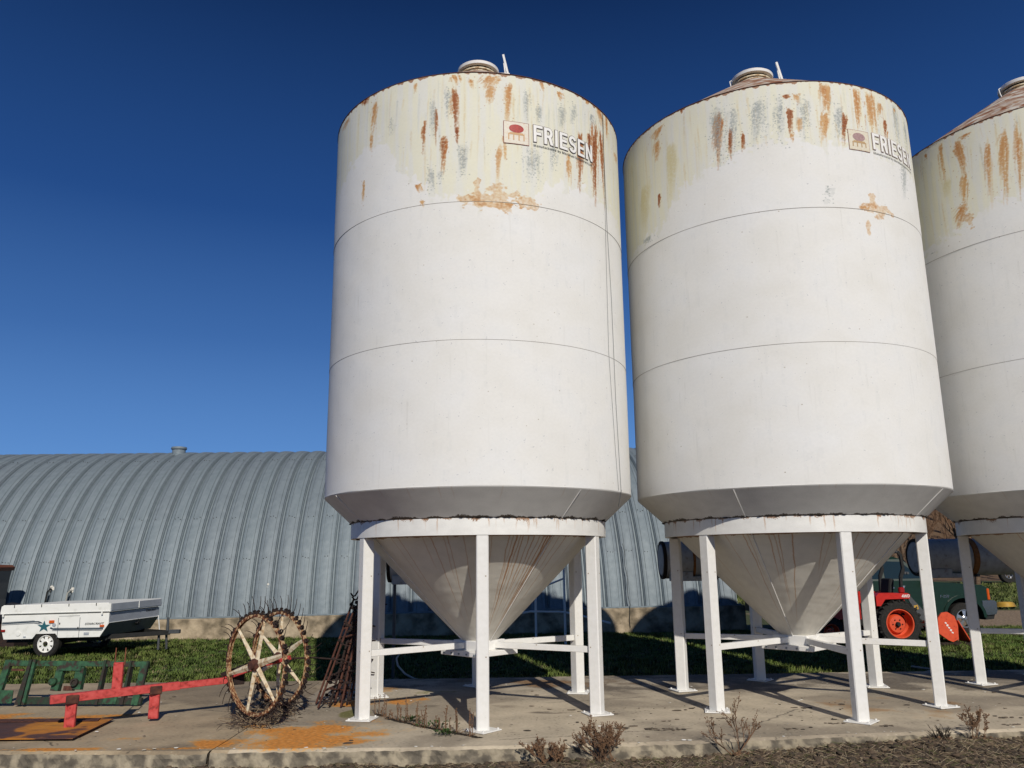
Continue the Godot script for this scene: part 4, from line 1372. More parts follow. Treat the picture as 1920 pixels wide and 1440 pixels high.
func build_camper() -> void:
	# local x to the hitch, z to the camera, origin under the near wheel
	var c := thing("camper_trailer", "white folded pop-up camper trailer with teal star and stripes beside the barn", "camper trailer", Vector3(-10.68, GROUND, -19.2), Vector3(0, -deg_to_rad(4.0), deg_to_rad(1.1)))
	var W := 2.3
	var zf := .10          # near side face
	var body := Shape.new()
	var prof := poly([[-1.06, 1.08], [-1.06, .72], [-.98, .42], [-.30, .42], [-.22, .55], [.24, .55], [.32, .43], [1.27, .43], [1.47, .80], [1.47, 1.08]])
	body.slab(prof, zf, zf - W)
	put("body", body, M.camper, c)
	var lid := Shape.new()
	lid.slab(poly([[-1.10, 1.15], [-1.09, 1.11], [1.52, 1.11], [1.52, 1.15], [1.50, 1.335], [1.46, 1.35], [-1.04, 1.35], [-1.08, 1.33]]), zf + .03, zf - W - .03)
	var ln := put("lid", lid, M.camper, c)
	var trim := Shape.new()
	trim.box(Vector3(.21, 1.13, zf + .034), Vector3(2.58, .018, .012))
	trim.box(Vector3(.21, 1.355, zf + .0), Vector3(2.52, .016, .04))
	trim.box(Vector3(1.515, 1.23, zf + .02), Vector3(.022, .24, .03))
	put("lid_trim", trim, M.camper, ln)
	var seal := Shape.new()
	seal.box(Vector3(.2, 1.095, zf - W / 2), Vector3(2.50, .03, W - .02))
	put("lid_seal", seal, M.ink, ln)
	var rr := Shape.new()
	for x in [-.77, -.12, .53, 1.18]:
		rr.box(Vector3(x, 1.325, zf + .036), Vector3(.015, .075, .014), Basis.IDENTITY, .003)
	put("hinge", rr, M.ink, ln)
	# front end
	var fl := Shape.new()
	fl.box(Vector3(1.522, 1.235, zf - W / 2), Vector3(.014, .19, W - .02))
	put("front_lid_panel", fl, M.camper_grey, ln)
	var fs := Shape.new()
	fs.box(Vector3(1.535, 1.235, zf - W * .52), Vector3(.012, .20, .03))
	put("front_strap", fs, M.camper, ln)
	var fm := Shape.new()
	fm.box(Vector3(1.474, .94, zf - W / 2), Vector3(.012, .26, W - .03))
	put("front_panel", fm, M.camper_grey, c)
	var fd := Shape.new()
	fd.quad(Vector3(1.478, .80, zf - .01), Vector3(1.478, .80, zf - W + .01), Vector3(1.279, .43, zf - W + .01), Vector3(1.279, .43, zf - .01), Vector3(1, -.5, 0))
	put("front_lower_panel", fd, M.camper_dark, c)
	var fr := Shape.new()
	fr.box(Vector3(1.482, .805, zf - W / 2), Vector3(.02, .018, W))
	fr.bar(Vector3(1.48, .80, zf), Vector3(1.28, .43, zf), .02, .03)
	fr.bar(Vector3(1.48, 1.08, zf), Vector3(1.48, .80, zf), .02, .03)
	put("corner_trim", fr, M.camper, c)
	words_on(c, "front_lettering", "STARCRAFT", .085, Vector3(1.482, 1.02, zf - W * .80 + .21), Basis(Vector3.UP, PI / 2), M.ink, .2, 1.1).set_meta("label", "black lettering on the front panel")
	# crank socket and handle on the front
	var cr := Shape.new()
	cr.lathe([[.05, 0], [.05, .03], [0, .035]], 14, Vector3(1.44, .68, zf - W * .57), Basis(Vector3(0, 0, 1), -PI / 2 - .5))
	cr.tube([Vector3(1.47, .82, zf - W * .55), Vector3(1.52, .76, zf - W * .57), Vector3(1.45, .62, zf - W * .60), Vector3(1.47, .70, zf - W * .52)], .012, .012, 6)
	put("winch_handle", cr, M.black, c)
	# side: doors, stripes, star, lettering, lamps
	var z := zf + .004
	var gap := Shape.new()
	for x in [.29, .80]: gap.box(Vector3(x, .70, z - .003), Vector3(.012, .55, .006), Basis.IDENTITY, .001)
	gap.box(Vector3(.545, 1.02, z - .003), Vector3(.50, .010, .006), Basis.IDENTITY, .001)
	put("door_gap", gap, M.camper_dark, c)
	var dh := Shape.new()
	dh.box(Vector3(.77, .69, z + .006), Vector3(.02, .05, .02))
	dh.box(Vector3(.33, .82, z + .006), Vector3(.02, .05, .015))
	put("door_latch", dh, M.ink, c)
	var s1 := Shape.new()
	s1.slab(poly([[-1.05, .875], [-.28, .905], [-.17, .90], [-.10, .86], [-.08, .83], [-.13, .84], [-.2, .865], [-.28, .868], [-1.05, .838]]), z, z - .004)
	s1.slab(poly([[.12, .73], [.19, .69], [1.36, .665], [1.37, .625], [.19, .645], [.10, .69]]), z, z - .004)
	put("stripe_teal", s1, M.teal_dark, c)
	var s2 := Shape.new()
	s2.slab(poly([[-1.05, .893], [-.28, .922], [-.28, .912], [-1.05, .882]]), z, z - .004)
	s2.slab(poly([[-1.05, .825], [-.28, .853], [-.16, .84], [-.12, .81], [-.18, .815], [-.28, .838], [-1.05, .81]]), z, z - .004)
	s2.slab(poly([[.16, .635], [1.34, .613], [1.34, .598], [.16, .620]]), z, z - .004)
	s2.slab(poly([[.19, .705], [1.37, .680], [1.37, .672], [.19, .697]]), z, z - .004)
	put("stripe_dark", s2, M.stripe, c)
	var st := PackedVector2Array()
	for k in 10:
		var a := PI / 2 + k * PI / 5
		var ra := .165 if k % 2 == 0 else .066
		st.append(Vector2(-.04 + cos(a) * ra, .745 + sin(a) * ra))
	var ss := Shape.new()
	ss.slab(st, z + .004, z - .002)
	put("star", ss, M.teal, c)
	words_on(c, "side_lettering", "STARCRAFT", .075, Vector3(.93, .79, z), Basis.IDENTITY, M.steel_grey, .2, 1.1).set_meta("label", "small dark lettering on the side")
	for q in [[.14, .875, .12, .08, M.amber, "side_lamp"], [1.34, .725, .10, .06, M.amber, "side_lamp"], [-1.0, .66, .09, .06, M.tail, "tail_lamp"]]:
		var s := Shape.new()
		s.box(Vector3(q[0], q[1], z + .012), Vector3(q[2], q[3], .03), Basis.IDENTITY, .008)
		put(q[5], s, q[4], c)
	var vents := Shape.new()
	vents.lathe([[.045, 0], [.045, .012], [0, .014]], 18, Vector3(.20, .785, z), Basis(Vector3.RIGHT, PI / 2))
	vents.box(Vector3(.98, .525, z + .004), Vector3(.12, .07, .012), Basis.IDENTITY, .003)
	vents.box(Vector3(-.48, .475, z + .004), Vector3(.06, .04, .012), Basis.IDENTITY, .003)
	put("vent", vents, M.camper_grey, c)
	var port := Shape.new()
	port.lathe([[.06, 0], [.06, .012], [0, .014]], 20, Vector3(-.64, .565, z), Basis(Vector3.RIGHT, PI / 2))
	put("filler_cap", port, M.camper, c)
	for x in [1.33, -1.02]:
		var cl := Shape.new()
		cl.box(Vector3(x, 1.09, z + .036), Vector3(.035, .11, .02), Basis.IDENTITY, .004)
		put("lid_catch", cl, M.camper, c)
	# chassis
	var ch := Shape.new()
	for zz in [zf - .3, zf - W + .3]:
		ch.box(Vector3(.1, .37, zz), Vector3(2.4, .09, .05))
	ch.bar(Vector3(1.15, .40, zf - .25), Vector3(2.35, .40, zf - W / 2), .05, .10)
	ch.bar(Vector3(1.15, .40, zf - W + .25), Vector3(2.35, .40, zf - W / 2), .05, .10)
	ch.box(Vector3(.55, .22, zf - .5), Vector3(.9, .08, .08))
	ch.box(Vector3(.1, .29, zf - W / 2), Vector3(.06, .06, W - .3))
	put("chassis", ch, M.black, c)
	var hc := Shape.new()
	hc.box(Vector3(2.48, .42, zf - W / 2), Vector3(.26, .09, .10))
	hc.tube([Vector3(2.3, .44, zf - W / 2), Vector3(2.3, .75, zf - W / 2)], .035, .03, 10)
	hc.tube([Vector3(2.12, .02, zf - W / 2 + .05), Vector3(2.12, .40, zf - W / 2 + .05)], .03, .03, 8)
	hc.tube([Vector3(2.25, .02, zf - W / 2 - .1), Vector3(2.25, .40, zf - W / 2 - .05)], .03, .03, 8)
	put("hitch", hc, M.steel_grey, c)
	var stay := Shape.new()
	stay.tube([Vector3(1.49, .82, zf - W + .05), Vector3(1.95, .42, zf - W / 2 - .3)], .012, .012, 6)
	put("stay", stay, M.camper, c)
	for o in c.get_children():      # the folded box is low: everything above the floor is flattened
		if not String(o.name).begins_with("chassis") and not String(o.name).begins_with("hitch"):
			o.transform = Transform3D(Basis.from_scale(Vector3(1, .80, 1)), Vector3(0, .086, 0)) * o.transform
	wheel(c, "wheel", Vector3(0, .30, zf - .12), .30, .18, .19, M.camper, Basis(Vector3.UP, .0), "steel")
	wheel(c, "wheel", Vector3(0, .30, zf - W + .12), .30, .18, .19, M.camper, Basis(Vector3.UP, PI), "steel")


func build_yard_left() -> void:
	# cab of an old machine, cut by the left edge
	var c := thing("machine_cab", "grey machine cab with rust-brown roof at the left edge, behind the camper", "machine cab", Vector3(-14.33, GROUND - .03, -22.0), Vector3(0, .1, 0))
	var s := Shape.new()
	s.slab(poly([[-.9, .5], [.52, .5], [.48, 1.2], [.54, 1.95], [-.9, 1.95]]), .5, -.7)
	put("cab_panel", s, M.steel_grey, c)
	var r := Shape.new()
	r.slab(poly([[-.95, 1.95], [.58, 1.95], [.60, 2.04], [.52, 2.10], [-.95, 2.14]]), .56, -.76)
	put("cab_roof", r, M.roof_brown, c)
	var h := Shape.new()
	h.tube([Vector3(.28, 1.80, .52), Vector3(.26, 1.55, .56), Vector3(.20, 1.25, .56), Vector3(.28, 1.0, .55), Vector3(.33, .7, .54)], .02, .02, 8)
	h.lathe([[.05, 0], [.05, .04], [0, .06]], 12, Vector3(.28, 1.82, .5), Basis(Vector3.RIGHT, PI / 2))
	put("white_hose", h, M.hose, c)
	var k := Shape.new()
	k.tube([Vector3(.32, 1.72, .52), Vector3(.45, 1.35, .53), Vector3(.50, .9, .53)], .012, .012, 6)
	put("black_cord", k, M.black, c)
	wheel(c, "wheel", Vector3(-.3, .42, .4), .42, .3, .2, M.steel_grey, Basis.IDENTITY, "farm")
	# dark tarpaulin bundle
	var t := Shape.new()
	t.lathe([[.0, .62], [.28, .62], [.38, .70], [.40, .86], [.34, 1.0], [.22, 1.09], [.0, 1.12]], 24, Vector3.ZERO, Basis.IDENTITY, 0.0, TAU, true)
	var nz := noise(91, .9, 3)
	for i in t.v.size():
		var d := 1.0 + nz.get_noise_3dv(t.v[i] * 3.0) * .22
		t.v[i] = Vector3(t.v[i].x * 1.2 * d, t.v[i].y + nz.get_noise_3dv(t.v[i] * 2.0 + Vector3(9, 0, 0)) * .08, t.v[i].z * d)
	var b := thing("covered_crate", "dark navy tarpaulin bundle behind the roof of the camper", "tarpaulin", Vector3(-13.1, GROUND - .03, -21.7))
	put("tarpaulin", t, M.navy, b)
	var st := Shape.new()
	st.box(Vector3(0, .34, 0), Vector3(.7, .68, .6))
	put("crate", st, M.rust_dark, b)


func build_green_frame() -> void:
	# loader carriage stood on edge and leaning back; measured in pixels of a close view, 428 to the metre
	var g := thing("loader_frame", "green rusty steel loader frame standing on the concrete behind the red beam", "steel frame", Vector3(-7.36, 0, -11.85), Vector3(-.20, -.05, 0))
	var k := 1.0 / 418.0
	var P := func(x: float, y: float) -> Vector2: return Vector2((x + (y - 770.0) / 300.0 * lerpf(46.0, 14.0, x / 930.0)) * k, (1070.0 - y) * k * .84)
	var bar_of := func(called: String, pts: Array, z0: float, z1: float, m: Material) -> void:
		var q := PackedVector2Array()
		var mid := Vector2.ZERO
		for p in pts: mid += Vector2(p[0], p[1]) / pts.size()
		var thin := Vector2(1.0, .82) if called.ends_with("rail") else Vector2(.74, 1.0)
		for p in pts: q.append(P.call(lerpf(lerpf(pts[0][0], pts[1][0], .5) if p[1] < mid.y else lerpf(pts[2][0], pts[3][0], .5), p[0], thin.x), lerpf(mid.y, p[1], thin.y)))
		var s := Shape.new()
		s.slab(q, z0, z1)
		put(called, s, m, g)
	bar_of.call("top_rail", [[60, 768], [930, 784], [930, 826], [52, 812]], .02, -.03, M.green)
	bar_of.call("bottom_rail", [[150, 1008], [915, 1016], [910, 1070], [140, 1066]], .02, -.03, M.green_dark)
	bar_of.call("left_post", [[62, 770], [108, 770], [38, 1066], [-28, 1062]], .03, -.03, M.green)
	bar_of.call("inner_post", [[212, 770], [232, 770], [186, 1066], [138, 1066]], .05, -.05, M.green_dark)
	bar_of.call("inner_post", [[240, 770], [262, 770], [214, 1066], [190, 1066]], .07, .02, M.green)
	bar_of.call("lower_plate", [[40, 970], [140, 972], [138, 1056], [18, 1056]], .035, .02, M.green)
	bar_of.call("hook_plate", [[388, 820], [442, 820], [420, 978], [356, 976]], .08, .0, M.green)
	bar_of.call("hook_plate", [[502, 822], [566, 822], [556, 968], [486, 968]], .08, .0, M.green)
	bar_of.call("cross_block", [[388, 812], [566, 816], [566, 848], [388, 846]], .10, .0, M.green)
	bar_of.call("cross_block", [[432, 945], [506, 946], [506, 975], [428, 975]], .06, .0, M.rust)
	bar_of.call("thin_post", [[664, 776], [682, 776], [655, 1066], [628, 1066]], .045, -.045, M.green_dark)
	bar_of.call("lower_plate", [[680, 1000], [784, 1002], [776, 1062], [664, 1062]], .035, .02, M.green)
	bar_of.call("thin_post", [[822, 780], [836, 780], [812, 1066], [786, 1066]], .05, -.05, M.green_dark)
	bar_of.call("right_post", [[884, 784], [934, 784], [902, 1070], [846, 1068]], .03, -.04, M.green)
	bar_of.call("right_flange", [[926, 782], [940, 784], [918, 1000], [902, 1000]], .06, .03, M.green_dark)
	bar_of.call("middle_rod", [[90, 828], [190, 832], [190, 846], [88, 842]], .02, -.01, M.rust)
	bar_of.call("middle_rod", [[724, 846], [800, 856], [800, 870], [724, 860]], .02, -.01, M.rust)
	for q in [[385, 920], [515, 925]]:
		var s := Shape.new()
		var c: Vector2 = P.call(q[0], q[1])
		s.lathe([[.052, 0], [.052, .05], [.03, .05], [.03, .03], [0, .03]] if q[0] > 400 else [[.052, 0], [.052, .05], [.035, .07], [0, .07]], 18, Vector3(c.x, c.y, .08), Basis(Vector3.RIGHT, PI / 2))
		put("pin", s, M.green if q[0] < 400 else M.green_dark, g)
	# rusty steel sheets flat on the slab
	var rows := [[-6.75, -10.10, 3.7, 1.15, "large thin rusty steel sheet on the concrete, orange and dark brown"], [-6.7, -10.55, 3.1, .17, "narrow dark strip of rusty steel lying on the far edge of the large sheet"]]
	for i in 2:
		var q = rows[i]
		var s := Shape.new()
		var xl: float = q[0] - q[2] / 2
		var xr: float = q[0] + q[2] / 2
		s.slab(PackedVector2Array([Vector2(xl, -q[3] / 2), Vector2(xr + [.0, .05][i], -q[3] / 2), Vector2(xr + [-.10, .0][i], q[3] / 2), Vector2(xl, q[3] / 2)]), .010, .0, Vector3(0, .014 + i * .013, q[1]), Basis(Vector3.RIGHT, -PI / 2))
		tag(put("steel_sheet" if i == 0 else "steel_sheet_001", s, [M.plate, M.rust][i], self), q[4], "steel sheet", "rusty sheets on the concrete")


func build_rake() -> void:
	# beam on two short legs with an arm to a pair of finger wheels
	var k := thing("wheel_rake", "hay rake with two rusty toothed finger wheels on a faded red beam", "hay rake")
	var a := Vector3(-5.47, .35, -10.02)
	var b := Vector3(-3.70, .40, -11.18)
	var s := Shape.new()
	s.bar(a, a.lerp(b, .68), .085, .095)
	put("beam", s, M.red, k)
	s = Shape.new()
	s.bar(a.lerp(b, .62), b, .068, .078)
	put("inner_beam", s, M.red, k)
	var c1 := Vector3(-3.14, .69, -10.25)
	var c2 := Vector3(-3.11, .67, -11.15)
	for q in [[a.lerp(b, .11), .0], [a.lerp(b, .545), .0]]:
		s = Shape.new()
		s.box(q[0] + Vector3(.0, -.19, .0), Vector3(.12, .34, .05), Basis(Vector3.UP, .1), .006)
		put("leg", s, M.red, k)
		s = Shape.new()
		s.box(q[0] + Vector3(0, -.02, 0), Vector3(.14, .10, .12), Basis(Vector3.UP, .56), .008)
		put("clamp", s, M.rust, k)
	s = Shape.new()
	var u := a.lerp(b, .335)
	s.box(u + Vector3(0, .19, .0), Vector3(.115, .32, .05), Basis(Vector3.UP, .1), .006)
	put("upright", s, M.red, k)
	s = Shape.new()
	for x in [-.05, .07]:
		s.tube([u + Vector3(x, .32, 0), u + Vector3(x - .01, .52, -.02)], .009, .007, 6)
	put("prong", s, M.roof_brown, k)
	s = Shape.new()
	s.bar(b + Vector3(-.12, .02, .04), Vector3(-3.30, .60, -10.9), .05, .06)
	s.bar(Vector3(-3.30, .60, -10.9), Vector3(-2.85, .72, -10.7), .045, .055)
	put("arm", s, M.red, k)
	s = Shape.new()
	s.bar(b + Vector3(-.15, .065, .05), Vector3(-3.28, .67, -10.85), .05, .05)
	s.box(b + Vector3(.02, .02, 0), Vector3(.20, .16, .16), Basis(Vector3.UP, .5), .01)
	s.tube([Vector3(-3.25, .66, -10.8), Vector3(-3.0, .70, -10.5), c1], .022, .022, 8)
	s.tube([Vector3(-2.95, .70, -10.75), Vector3(-2.6, .70, -10.85), Vector3(-2.2, .66, -10.9)], .012, .010, 6)
	s.tube([Vector3(-3.05, .69, -10.7), c2], .022, .022, 8)
	put("axle", s, M.rust_dark, k)
	var tine := Shape.new()
	var coil := []
	for i in 13:
		var t := i * TAU / 6.0
		coil.append(Vector3(cos(t) * .020, sin(t) * .020 + .026, -.012 + i * .002))
	tine.tube(coil, .0075, .0075, 5)
	tine.tube([Vector3(.02, .03, .012), Vector3(.014, .10, .012), Vector3(-.012, .165, .01), Vector3(-.045, .215, .008)], .0055, .0035, 5)
	tine.box(Vector3(.0, .004, 0), Vector3(.05, .026, .05), Basis.IDENTITY, .006)
	var tine_mesh := tine.mesh(M.rust_dark)
	var r := RandomNumberGenerator.new()
	r.seed = 8
	var n := Vector3(sin(deg_to_rad(38)), .02, -cos(deg_to_rad(38))).normalized() * -1.0
	var R := .585
	for i in 2:
		var c: Vector3 = [c1, c2][i]
		var w := Node3D.new()
		w.name = ["tine_wheel", "tine_wheel_001"][i]
		k.add_child(w, true)
		var x := Vector3.UP.cross(n).normalized()
		w.transform = Transform3D(Basis(x, n.cross(x), n), c)
		var rim := Shape.new()
		rim.lathe([[R - .006, -.020], [R + .006, -.020], [R + .006, .020], [R - .006, .020], [R - .006, -.020]], 72, Vector3.ZERO, Basis(Vector3.RIGHT, PI / 2))
		for q in [-.020, .020]:
			rim.lathe([[R - .022, q - .004], [R + .004, q - .004], [R + .004, q + .004], [R - .03, q + .004], [R - .03, q - .004]], 72, Vector3.ZERO, Basis(Vector3.RIGHT, PI / 2))
		put("rim", rim, M.rust_rim, w)
		for j in 6:
			var t := deg_to_rad(75 + j * 60 + i * 12)
			var d := Vector3(cos(t), sin(t), 0)
			var e := Vector3(-sin(t), cos(t), 0)
			var sp := Shape.new()
			for sd in [-1.0, 1.0]:
				sp.quad(d * .05 + e * .048 * sd, d * .05 + Vector3(0, 0, .028), d * (R - .01) + Vector3(0, 0, .012), d * (R - .01) + e * .020 * sd, Vector3(e.x * sd * .5, e.y * sd * .5, 1))
				sp.quad(d * .05 + e * .048 * sd, d * .05 + Vector3(0, 0, .020), d * (R - .01) + Vector3(0, 0, .006), d * (R - .01) + e * .020 * sd - Vector3(0, 0, .004), Vector3(0, 0, -1))
			put("spoke", sp, M.cream_rust, w)
		var hub := Shape.new()
		hub.lathe([[.075, -.05], [.075, .035], [.05, .05], [.05, .085], [0, .09]], 20, Vector3.ZERO, Basis(Vector3.RIGHT, PI / 2))
		put("hub", hub, M.rust, w)
		for j in 44:
			var t := j * TAU / 44 + r.randf_range(-.035, .035)
			put("tine", tine_mesh, null, w, Transform3D(Basis(Vector3(0, 0, 1), t - PI / 2) * Basis(Vector3.RIGHT, r.randf_range(-.35, .25)) * Basis(Vector3(0, 0, 1), r.randf_range(-.3, .3)), Vector3(cos(t), sin(t), 0) * (R + .008)))


func build_harrows() -> void:
	# harrow sections leant on the back left leg of the first bin
	var rows := [[-2.62, -11.75, -2.30, -12.45, 1.46, "leaning at the left of the stack"], [-2.50, -11.45, -2.22, -12.15, 1.42, "in the middle of the stack"], [-2.24, -11.50, -2.14, -12.15, 1.35, "hidden most by the bin leg"]]
	var r := RandomNumberGenerator.new()
	r.seed = 17
	for i in 3:
		var q = rows[i]
		var h := thing("harrow_section", "rusty spiked harrow section %s against the leftmost bin" % q[5], "harrow", Vector3(q[0], 0, q[1]), Vector3.ZERO, "harrow sections leaning on the bin")
		var top := Vector3(q[2] - q[0], q[4], q[3] - q[1])
		var side := Vector3(.16, 0, -.62)
		var nrm := side.cross(top).normalized()
		if nrm.x < 0: nrm = -nrm
		for j in 5:
			var o := side * (j / 4.0 - .3)
			var s := Shape.new()
			var m1 := o + top * .33 + nrm * r.randf_range(-.02, .02)
			s.bar(o + Vector3(r.randf_range(-.06, .06), .02, r.randf_range(-.05, .05)), o * r.randf_range(.4, 1.0) + top * r.randf_range(.82, 1.04) + Vector3(r.randf_range(-.03, .03), 0, 0), .028, .022, nrm)
			put("long_bar", s, [M.rust, M.rust_dark][j % 2], h)
			var t := Shape.new()
			for e in 6:
				var p := o + top * (.06 + e * .165 + j * .012)
				t.bar(p - nrm * .025, p + nrm * r.randf_range(.09, .13) + Vector3(0, r.randf_range(-.03, .01), 0), .014, .014, top, .002)
				t.box(p, Vector3(.04, .04, .04), Basis(nrm, e), .004)
			put("teeth", t, M.rust_dark, h)
		for e in 5:
			var s := Shape.new()
			var f := r.randf_range(.05, .95)
			s.bar(top * f - side * r.randf_range(.25, .4) + nrm * .022, top * (f + r.randf_range(-.14, .14)) + side * r.randf_range(.5, .8) + nrm * r.randf_range(.0, .06), .022, .026, nrm)
			put("cross_bar", s, [M.rust_dark, M.rust][e % 2], h)
		var c := Shape.new()
		var l := []
		for e in 10: l.append(top * .99 + side * (e / 9.0 - .4) + Vector3(-.03, -.05 * sin(e * .35 * PI), 0))
		c.tube(l, .012, .012, 5)
		put("chain", c, M.rust_dark, h)


func build_tractor() -> void:
	# compact tractor pointing left, axle of the rear wheels at local x = 0
	var t := thing("tractor", "small red compact tractor with orange wheel rims behind the middle bin", "tractor", Vector3(9.38, GROUND - .10, -20.5), Vector3(0, .03, 0))
	t.scale = Vector3.ONE * 1.046
	wheel(t, "wheel", Vector3(0, .52, -.02), .50, .30, .33, M.orange, Basis.IDENTITY, "farm")
	wheel(t, "wheel", Vector3(0, .52, -1.10), .50, .30, .33, M.orange, Basis(Vector3.UP, PI), "farm")
	wheel(t, "wheel", Vector3(-1.55, .33, -.16), .31, .20, .19, M.orange, Basis.IDENTITY, "farm")
	wheel(t, "wheel", Vector3(-1.55, .33, -.96), .31, .20, .19, M.orange, Basis(Vector3.UP, PI), "farm")
	for z in [.12, -.96]:
		var s := Shape.new()
		s.slab(poly([[-.52, .92], [-.52, 1.14], [-.44, 1.21], [.24, 1.205], [.30, 1.17], [.28, 1.08], [-.30, 1.07], [-.42, .92]]), z, z - .32)
		s.slab(poly([[-.30, 1.10], [.26, 1.10], [.40, .85], [.34, .80], [.1, .98], [-.35, .95], [-.45, .7], [-.52, .7], [-.50, 1.10]]), z - .30, z - .34)
		put("fender", s, M.tractor_red, t)
	words_on(t, "fender_lettering", "4WD", .09, Vector3(.09, 1.14, .125), Basis.IDENTITY, M.white, .15)
	var b := Shape.new()
	b.box(Vector3(-.35, .62, -.56), Vector3(1.4, .34, .42))
	b.box(Vector3(-.35, .43, -.56), Vector3(.6, .06, 1.0))
	put("chassis", b, M.black, t)
	var hd := Shape.new()
	hd.slab(poly([[-1.95, .60], [-.72, .60], [-.72, 1.22], [-1.5, 1.16], [-1.88, 1.02], [-1.97, .85]]), -.30, -.82)
	put("hood", hd, M.tractor_red, t)
	var gr := Shape.new()
	gr.slab(poly([[-1.98, .62], [-1.95, .62], [-1.95, .86], [-1.985, .84]]), -.34, -.78)
	put("grille", gr, M.black, t)
	var se := Shape.new()
	se.box(Vector3(-.12, 1.10, -.56), Vector3(.44, .12, .46), Basis.IDENTITY, .05)
	se.box(Vector3(.10, 1.32, -.56), Vector3(.12, .42, .44), Basis(Vector3(0, 0, 1), -.18), .05)
	put("seat", se, M.black, t)
	var sw := Shape.new()
	var ring := []
	for i in 21:
		ring.append(Vector3(-.72, 1.36, -.56) + Basis(Vector3(0, 0, 1), .7) * Vector3(cos(i * TAU / 20) * .19, 0, sin(i * TAU / 20) * .19))
	sw.tube(ring, .014, .014, 6)
	sw.tube([Vector3(-.85, 1.15, -.56), Vector3(-.72, 1.36, -.56)], .02, .02, 6)
	put("steering_wheel", sw, M.black, t)
	for z in [-.05, -1.08]:
		var s := Shape.new()
		s.bar(Vector3(.16, .70, z), Vector3(.20, 1.55, z), .06, .07)
		s.bar(Vector3(.20, 1.55, z), Vector3(.28, 1.75, z), .065, .08)
		s.bar(Vector3(.28, 1.73, z), Vector3(.25, 2.10, z), .06, .07)
		s.bar(Vector3(.25, 2.08, z), Vector3(.19, 2.16, z), .06, .07)
		put("roll_bar", s, M.black, t)
	var rt := Shape.new()
	rt.bar(Vector3(.19, 2.15, -.05), Vector3(.19, 2.15, -1.08), .07, .06)
	rt.box(Vector3(.34, 1.66, -.03), Vector3(.10, .06, .04))
	rt.lathe([[.03, 0], [.03, .03], [0, .03]], 10, Vector3(.36, 1.66, -.01), Basis(Vector3.RIGHT, PI / 2))
	put("roll_bar_top", rt, M.steel_grey, t)
	var lamp := Shape.new()
	lamp.box(Vector3(.16, 1.27, .0), Vector3(.13, .13, .10), Basis.IDENTITY, .03)
	put("tail_lamp", lamp, M.tail, t)
	var arm := Shape.new()
	arm.slab(poly([[.22, 1.14], [.30, 1.16], [.72, .66], [.70, .60], [.52, .58]]), .08, .04)
	put("guard_plate", arm, M.steel_grey, t)
	var stk := Shape.new()
	stk.box(Vector3(.43, .88, .083), Vector3(.10, .10, .004), Basis(Vector3(0, 0, 1), .15), .001)
	var sticker := put("warning_sticker", stk, M.yellow, t)
	var mark := Shape.new()
	mark.slab(poly([[.40, .86], [.46, .86], [.44, .91]]), .088, .084)
	put("sticker_mark", mark, M.ink, sticker)
	var ln := Shape.new()
	ln.bar(Vector3(.25, .55, -.3), Vector3(.95, .42, -.3), .05, .06)
	ln.bar(Vector3(.25, .55, -.85), Vector3(.95, .42, -.85), .05, .06)
	ln.bar(Vector3(.3, .85, -.57), Vector3(.95, .75, -.57), .04, .05)
	put("linkage", ln, M.black, t)
	# rotary tiller on the linkage
	var r := thing("rotary_tiller", "orange rotary tiller hitched behind the red tractor", "tiller", Vector3(10.51, GROUND - .10, -20.65), Vector3(0, .03, 0))
	r.scale = Vector3.ONE * 1.046
	var sp := Shape.new()
	sp.slab(poly([[-.12, .28], [-.10, .62], [.0, .74], [.14, .76], [.30, .66], [.36, .45], [.34, .14], [.20, .08], [.10, .12]]), .06, .02)
	put("side_plate", sp, M.orange, r)
	var hs := Shape.new()
	hs.slab(poly([[-.30, .40], [-.28, .56], [.0, .66], [.30, .60], [.38, .45], [.30, .40]]), .01, -1.25)
	hs.box(Vector3(-.22, .52, -.6), Vector3(.30, .28, .3))
	put("hood", hs, M.orange, r)
	var fp := Shape.new()
	fp.bar(Vector3(.40, .56, -.6), Vector3(.66, .06, -.6), 1.24, .025, Vector3(1, 0, 0))
	put("rear_flap", fp, M.orange, r)
	var sd := Shape.new()
	sd.bar(Vector3(.40, .08, -.1), Vector3(.42, .55, -.1), .04, .05)
	put("skid", sd, M.roof_brown, r)
	var dsh := Shape.new()
	for i in 5: dsh.bar(Vector3(.05 + i * .035, .52 - i * .055, .063), Vector3(.09 + i * .035, .50 - i * .055, .063), .006, .03 + (i % 2) * .015, Vector3(.5, 1, 0), .001)
	put("plate_lettering", dsh, M.white, r)
	var tn := Shape.new()
	for i in 7:
		for j in 3:
			var an := i * .7 + j * TAU / 3
			var p := Vector3(.1, .30, -.1 - i * .17)
			tn.bar(p, p + Vector3(cos(an), sin(an), 0) * .22, .05, .012)
	tn.tube([Vector3(.1, .30, .0), Vector3(.1, .30, -1.25)], .04, .04, 8)
	put("tiller_tines", tn, M.rust_dark, r)
	var d := Shape.new()
	var nz := noise(55, .8, 3)
	for i in 26:
		var q := Vector3(rng.randf_range(-.3, .9), .02, rng.randf_range(-.2, .25))
		d.lathe([[0, -.04], [.08, -.01], [.06, .04], [0, .06]], 7, q, Basis(Vector3(1, .2, .3).normalized(), rng.randf() * .6), 0, TAU, true)
	put("clods", d, M.gunk, r).set_meta("kind", "stuff")


